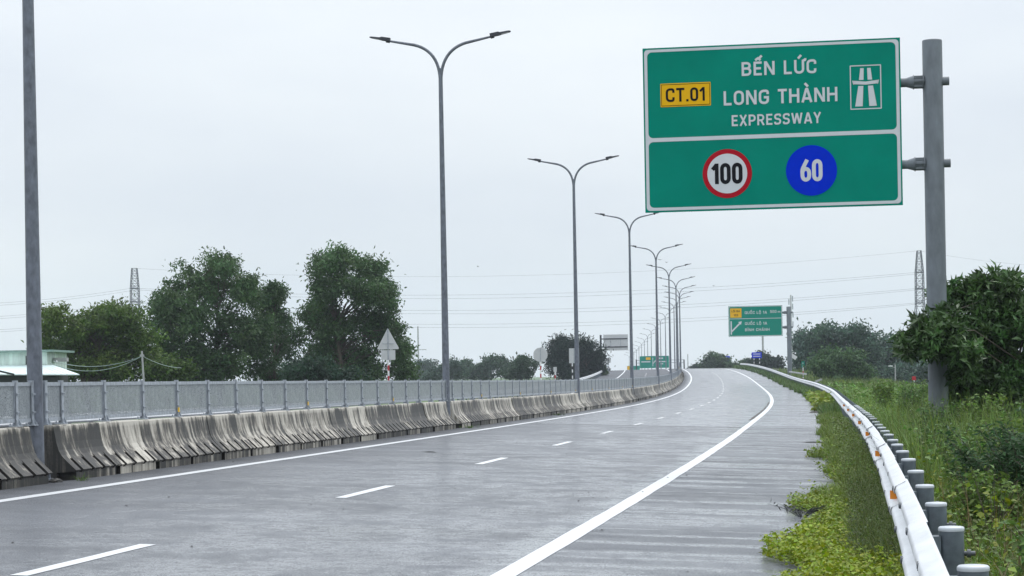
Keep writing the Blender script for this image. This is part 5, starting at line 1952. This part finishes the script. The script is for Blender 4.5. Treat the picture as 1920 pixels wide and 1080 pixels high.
# ------------------------------------------------------------------ pylons and power lines
def pylon(px, ytop, ywaist, yarms, ybase, Y, wtop, wmid, label, yaw):
    sc = Y / FPX
    top = at(px, ytop, Y)
    z0 = -2.0
    e = empty('lattice_pylon', (top[0], top[1], z0), yaw, label, 'pylon')
    ht = top[2] - z0
    zw = float(at(px, ywaist, Y)[2]) - z0
    za = [float(at(px, y, Y)[2]) - z0 for y in yarms]
    def half(z):
        return np.interp(z, [0, zw, za[0], ht], [wmid * 2.6, wmid, wmid * .92, wtop])
    lv = list(np.linspace(0, zw, 4)) + list(np.linspace(zw, za[0], 7))[1:] + list(np.linspace(za[0], ht, 5))[1:]
    legs, br = MB(), MB()
    cs = [(-1, -1), (1, -1), (1, 1), (-1, 1)]
    for a, b in zip(lv[:-1], lv[1:]):
        ha, hb = half(a), half(b)
        for k in range(4):
            c0, c1 = cs[k], cs[(k + 1) % 4]
            legs.bar((c0[0] * ha, c0[1] * ha, a), (c0[0] * hb, c0[1] * hb, b), .30)
            br.bar((c0[0] * ha, c0[1] * ha, a), (c1[0] * hb, c1[1] * hb, b), .11)
            br.bar((c1[0] * ha, c1[1] * ha, a), (c0[0] * hb, c0[1] * hb, b), .11)
            br.bar((c0[0] * hb, c0[1] * hb, b), (c1[0] * hb, c1[1] * hb, b), .11)
    legs.build('leg_frame', 'pylon_steel', e)
    br.build('lattice_bracing', 'pylon_steel', e)
    for z in za:
        h = half(z)
        for sd in (-1, 1):
            m = MB()
            tip = (0, sd * (h + 4.5), z)
            for x in (-1, 1):
                m.bar((x * h, sd * h, z), tip, .18)
                m.bar((x * h, sd * h, z + 1.6), tip, .14)
            m.build('crossarm', 'pylon_steel', e)
        m = MB().bar((-h, -h, z), (h, -h, z), .34)
        m.bar((-h, h, z), (h, h, z), .34).build('arm_belt', 'pylon_steel', e)
    return e


YL, YR = 900.0, 860.0
pylon(252, 503, 600, (541, 566, 591), 712, YL, 1.1, 1.9, 'lattice electricity pylon on the left, rising behind the broad tree', .0)
pylon(1723, 470, 575, (511, 541, 568), 690, YR, .8, 1.7, 'lattice electricity pylon on the right beside the large sign post', .0)
ci = 0
for lv, (ya, yb, ym) in enumerate(((541, 511, 553), (566, 541, 582), (591, 568, 608))):
    for dy, dpx in ((-5.0, 0), (5.0, 5)):
        a = at(252, ya + dpx * .3, YL); b = at(1723, yb + dpx * .3, YR)
        a[1] += dy; b[1] += dy
        mid = at(900, ym + dpx, (YL + YR) / 2)
        tm = (900 - 252) / (1723 - 252.)
        d = ((a + (b - a) * tm)[2] - mid[2]) / (4 * tm * (1 - tm))
        MB().tube(sag(a, b, d, 40), .045, 4).build('power_line', 'cable', label='%s %s conductor strung between the two pylons' % (('upper', 'middle', 'lower')[lv], ('near', 'far')[dpx > 0]), cat='power line', group='power lines between the pylons')
        c = at(-260, ya + 30 + dpx, YL - 60)
        MB().tube(sag(a, c, 3.0, 16), .045, 4).build('power_line', 'cable', label='%s %s conductor running left out of the picture from the left pylon' % (('upper', 'middle', 'lower')[lv], ('near', 'far')[dpx > 0]), cat='power line', group='power lines left of the left pylon')
a = at(252, 503, YL); b = at(1723, 470, YR)
MB().tube(sag(a, b, 7.0, 40), .032, 4).build('earth_wire', 'cable', label='thin earth wire strung between the pylon tops', cat='power line')
c = at(2150, 500, YR + 40)
MB().tube(sag(b, c, 3.0, 16), .032, 4).build('earth_wire', 'cable', label='thin earth wire running right from the right pylon', cat='power line')

# telecom mast behind the exit sign post, far slim poles
Ym = 560.0
sc = Ym / FPX
q = at(1482.5, 553, Ym)
e = empty('telecom_mast', (q[0], q[1], -2), 0, 'slim telecom mast with antennas just right of the exit sign post', 'mast')
MB().tube([(0, 0, 0), (0, 0, q[2] + 2)], [.3, .22], 8).build('shaft', 'sign_back', e)
for k, (yy, dx) in enumerate(((566, -.55), (575, .5), (590, .55), (598, -.5), (608, .5), (560, .5))):
    z = float(at(1482, yy, Ym)[2]) + 2
    MB().box((dx, 0, z), (.28, .2, 1.6)).bar((0, 0, z), (dx, 0, z), .1).build('antenna', 'galvanised', e)
for px, yt_, w, Yq, lab in ((1430, 630, .26, 520.0, 'thin pale mast below the exit sign panel'), (783.5, 612, .22, 640.0, 'thin pale pole with crossbar right of the tallest tree'), (1289.5, 664, .15, 640.0, 'hairline far pole on the skyline right of the lamps')):
    q = at(px, yt_, Yq)
    e = empty('slim_pole', (q[0], q[1], -2), 0, lab, 'pole')
    MB().tube([(0, 0, 0), (0, 0, q[2] + 2)], w, 8).build('shaft', 'concrete_pole', e)
    if px < 800:
        MB().box((.5, 0, q[2] - 5.5), (4.2, .2, .2)).build('crossbar', 'concrete_pole', e)
q = at(1678, 664, 260.0)
e = empty('small_street_lamp', (q[0] - 0, q[1], -1.8), 0, 'small street lamp in the fields left of the sign-post thicket', 'lamp post')
zz = float(at(1678, 690, 260)[2]) + 1.8
MB().tube([(0, 0, 0), (0, 0, zz + .4)], .08, 8).build('pole', 'concrete_pole', e)
MB().bar((0, 0, zz), (-.6, 0, zz + .25), .06).build('arm', 'concrete_pole', e)
MB().box((-.62, 0, zz + .27), (.5, .25, .12)).build('lamp_head', 'stripe_white', e)
# lone pale field rail and a slanting board near the exit sign
a = at(1480, 697, 200.0); b = at(1512, 701.5, 190.0)
MB().bar(a, b, .1, .14).build('field_rail', 'concrete_pole', label='short pale rail in the grass behind the green marker post', cat='rail')
a = at(1528, 716, 170.0); b = at(1541, 711, 170.0)
MB().bar(a, b, .12, .16).build('slanted_board', 'concrete_pole', label='slanted pale board in the grass right of the marker post', cat='board')
a = at(1481, 664, 262.0); b = at(1493, 672, 262.0)
MB().bar(a, b, .2, .5).build('roof_scrap', 'stripe_white', label='white slanting roof edge beside the exit sign post', cat='roof')

# birds
for i, (px, py, Yb, w) in enumerate(((1237, 487, 330, .5), (1250, 492, 330, .5), (896, 500, 300, .7), (1338, 536, 350, .5))):
    q = at(px, py, Yb)
    m = MB()
    m.add([(-w, 0, .12), (0, .08, 0), (w, 0, .14), (0, -.12, .02), (0, .0, -.06)], [(0, 3, 1), (1, 3, 2), (0, 4, 3), (3, 4, 2)])
    m.build('bird', 'bird_grey', loc=q, rz=i * .7, label=['left bird of the pair high beside the fifth lamp', 'right bird of the pair high beside the fifth lamp', 'lone bird in the sky right of the second lamp post', 'tiny bird above the power lines right of the lamps'][i], cat='bird')

# ------------------------------------------------------------------ damp air
hz = MB().box((0, 1000, 60), (5400, 3600, 128))
hm = bpy.data.materials.new('damp_air')
hm.use_nodes = True
nt = hm.node_tree
nt.nodes.clear()
ho = nt.nodes.new('ShaderNodeOutputMaterial')
pv = nt.nodes.new('ShaderNodeVolumePrincipled')
pv.inputs['Color'].default_value = (.80, .88, .97, 1)
pv.inputs['Density'].default_value = 0.00019
nt.links.new(pv.outputs['Volume'], ho.inputs['Volume'])
MATS['damp_air'] = hm
hz.build('haze', 'damp_air', kind='stuff', label='thin damp haze over the whole landscape', cat='haze')
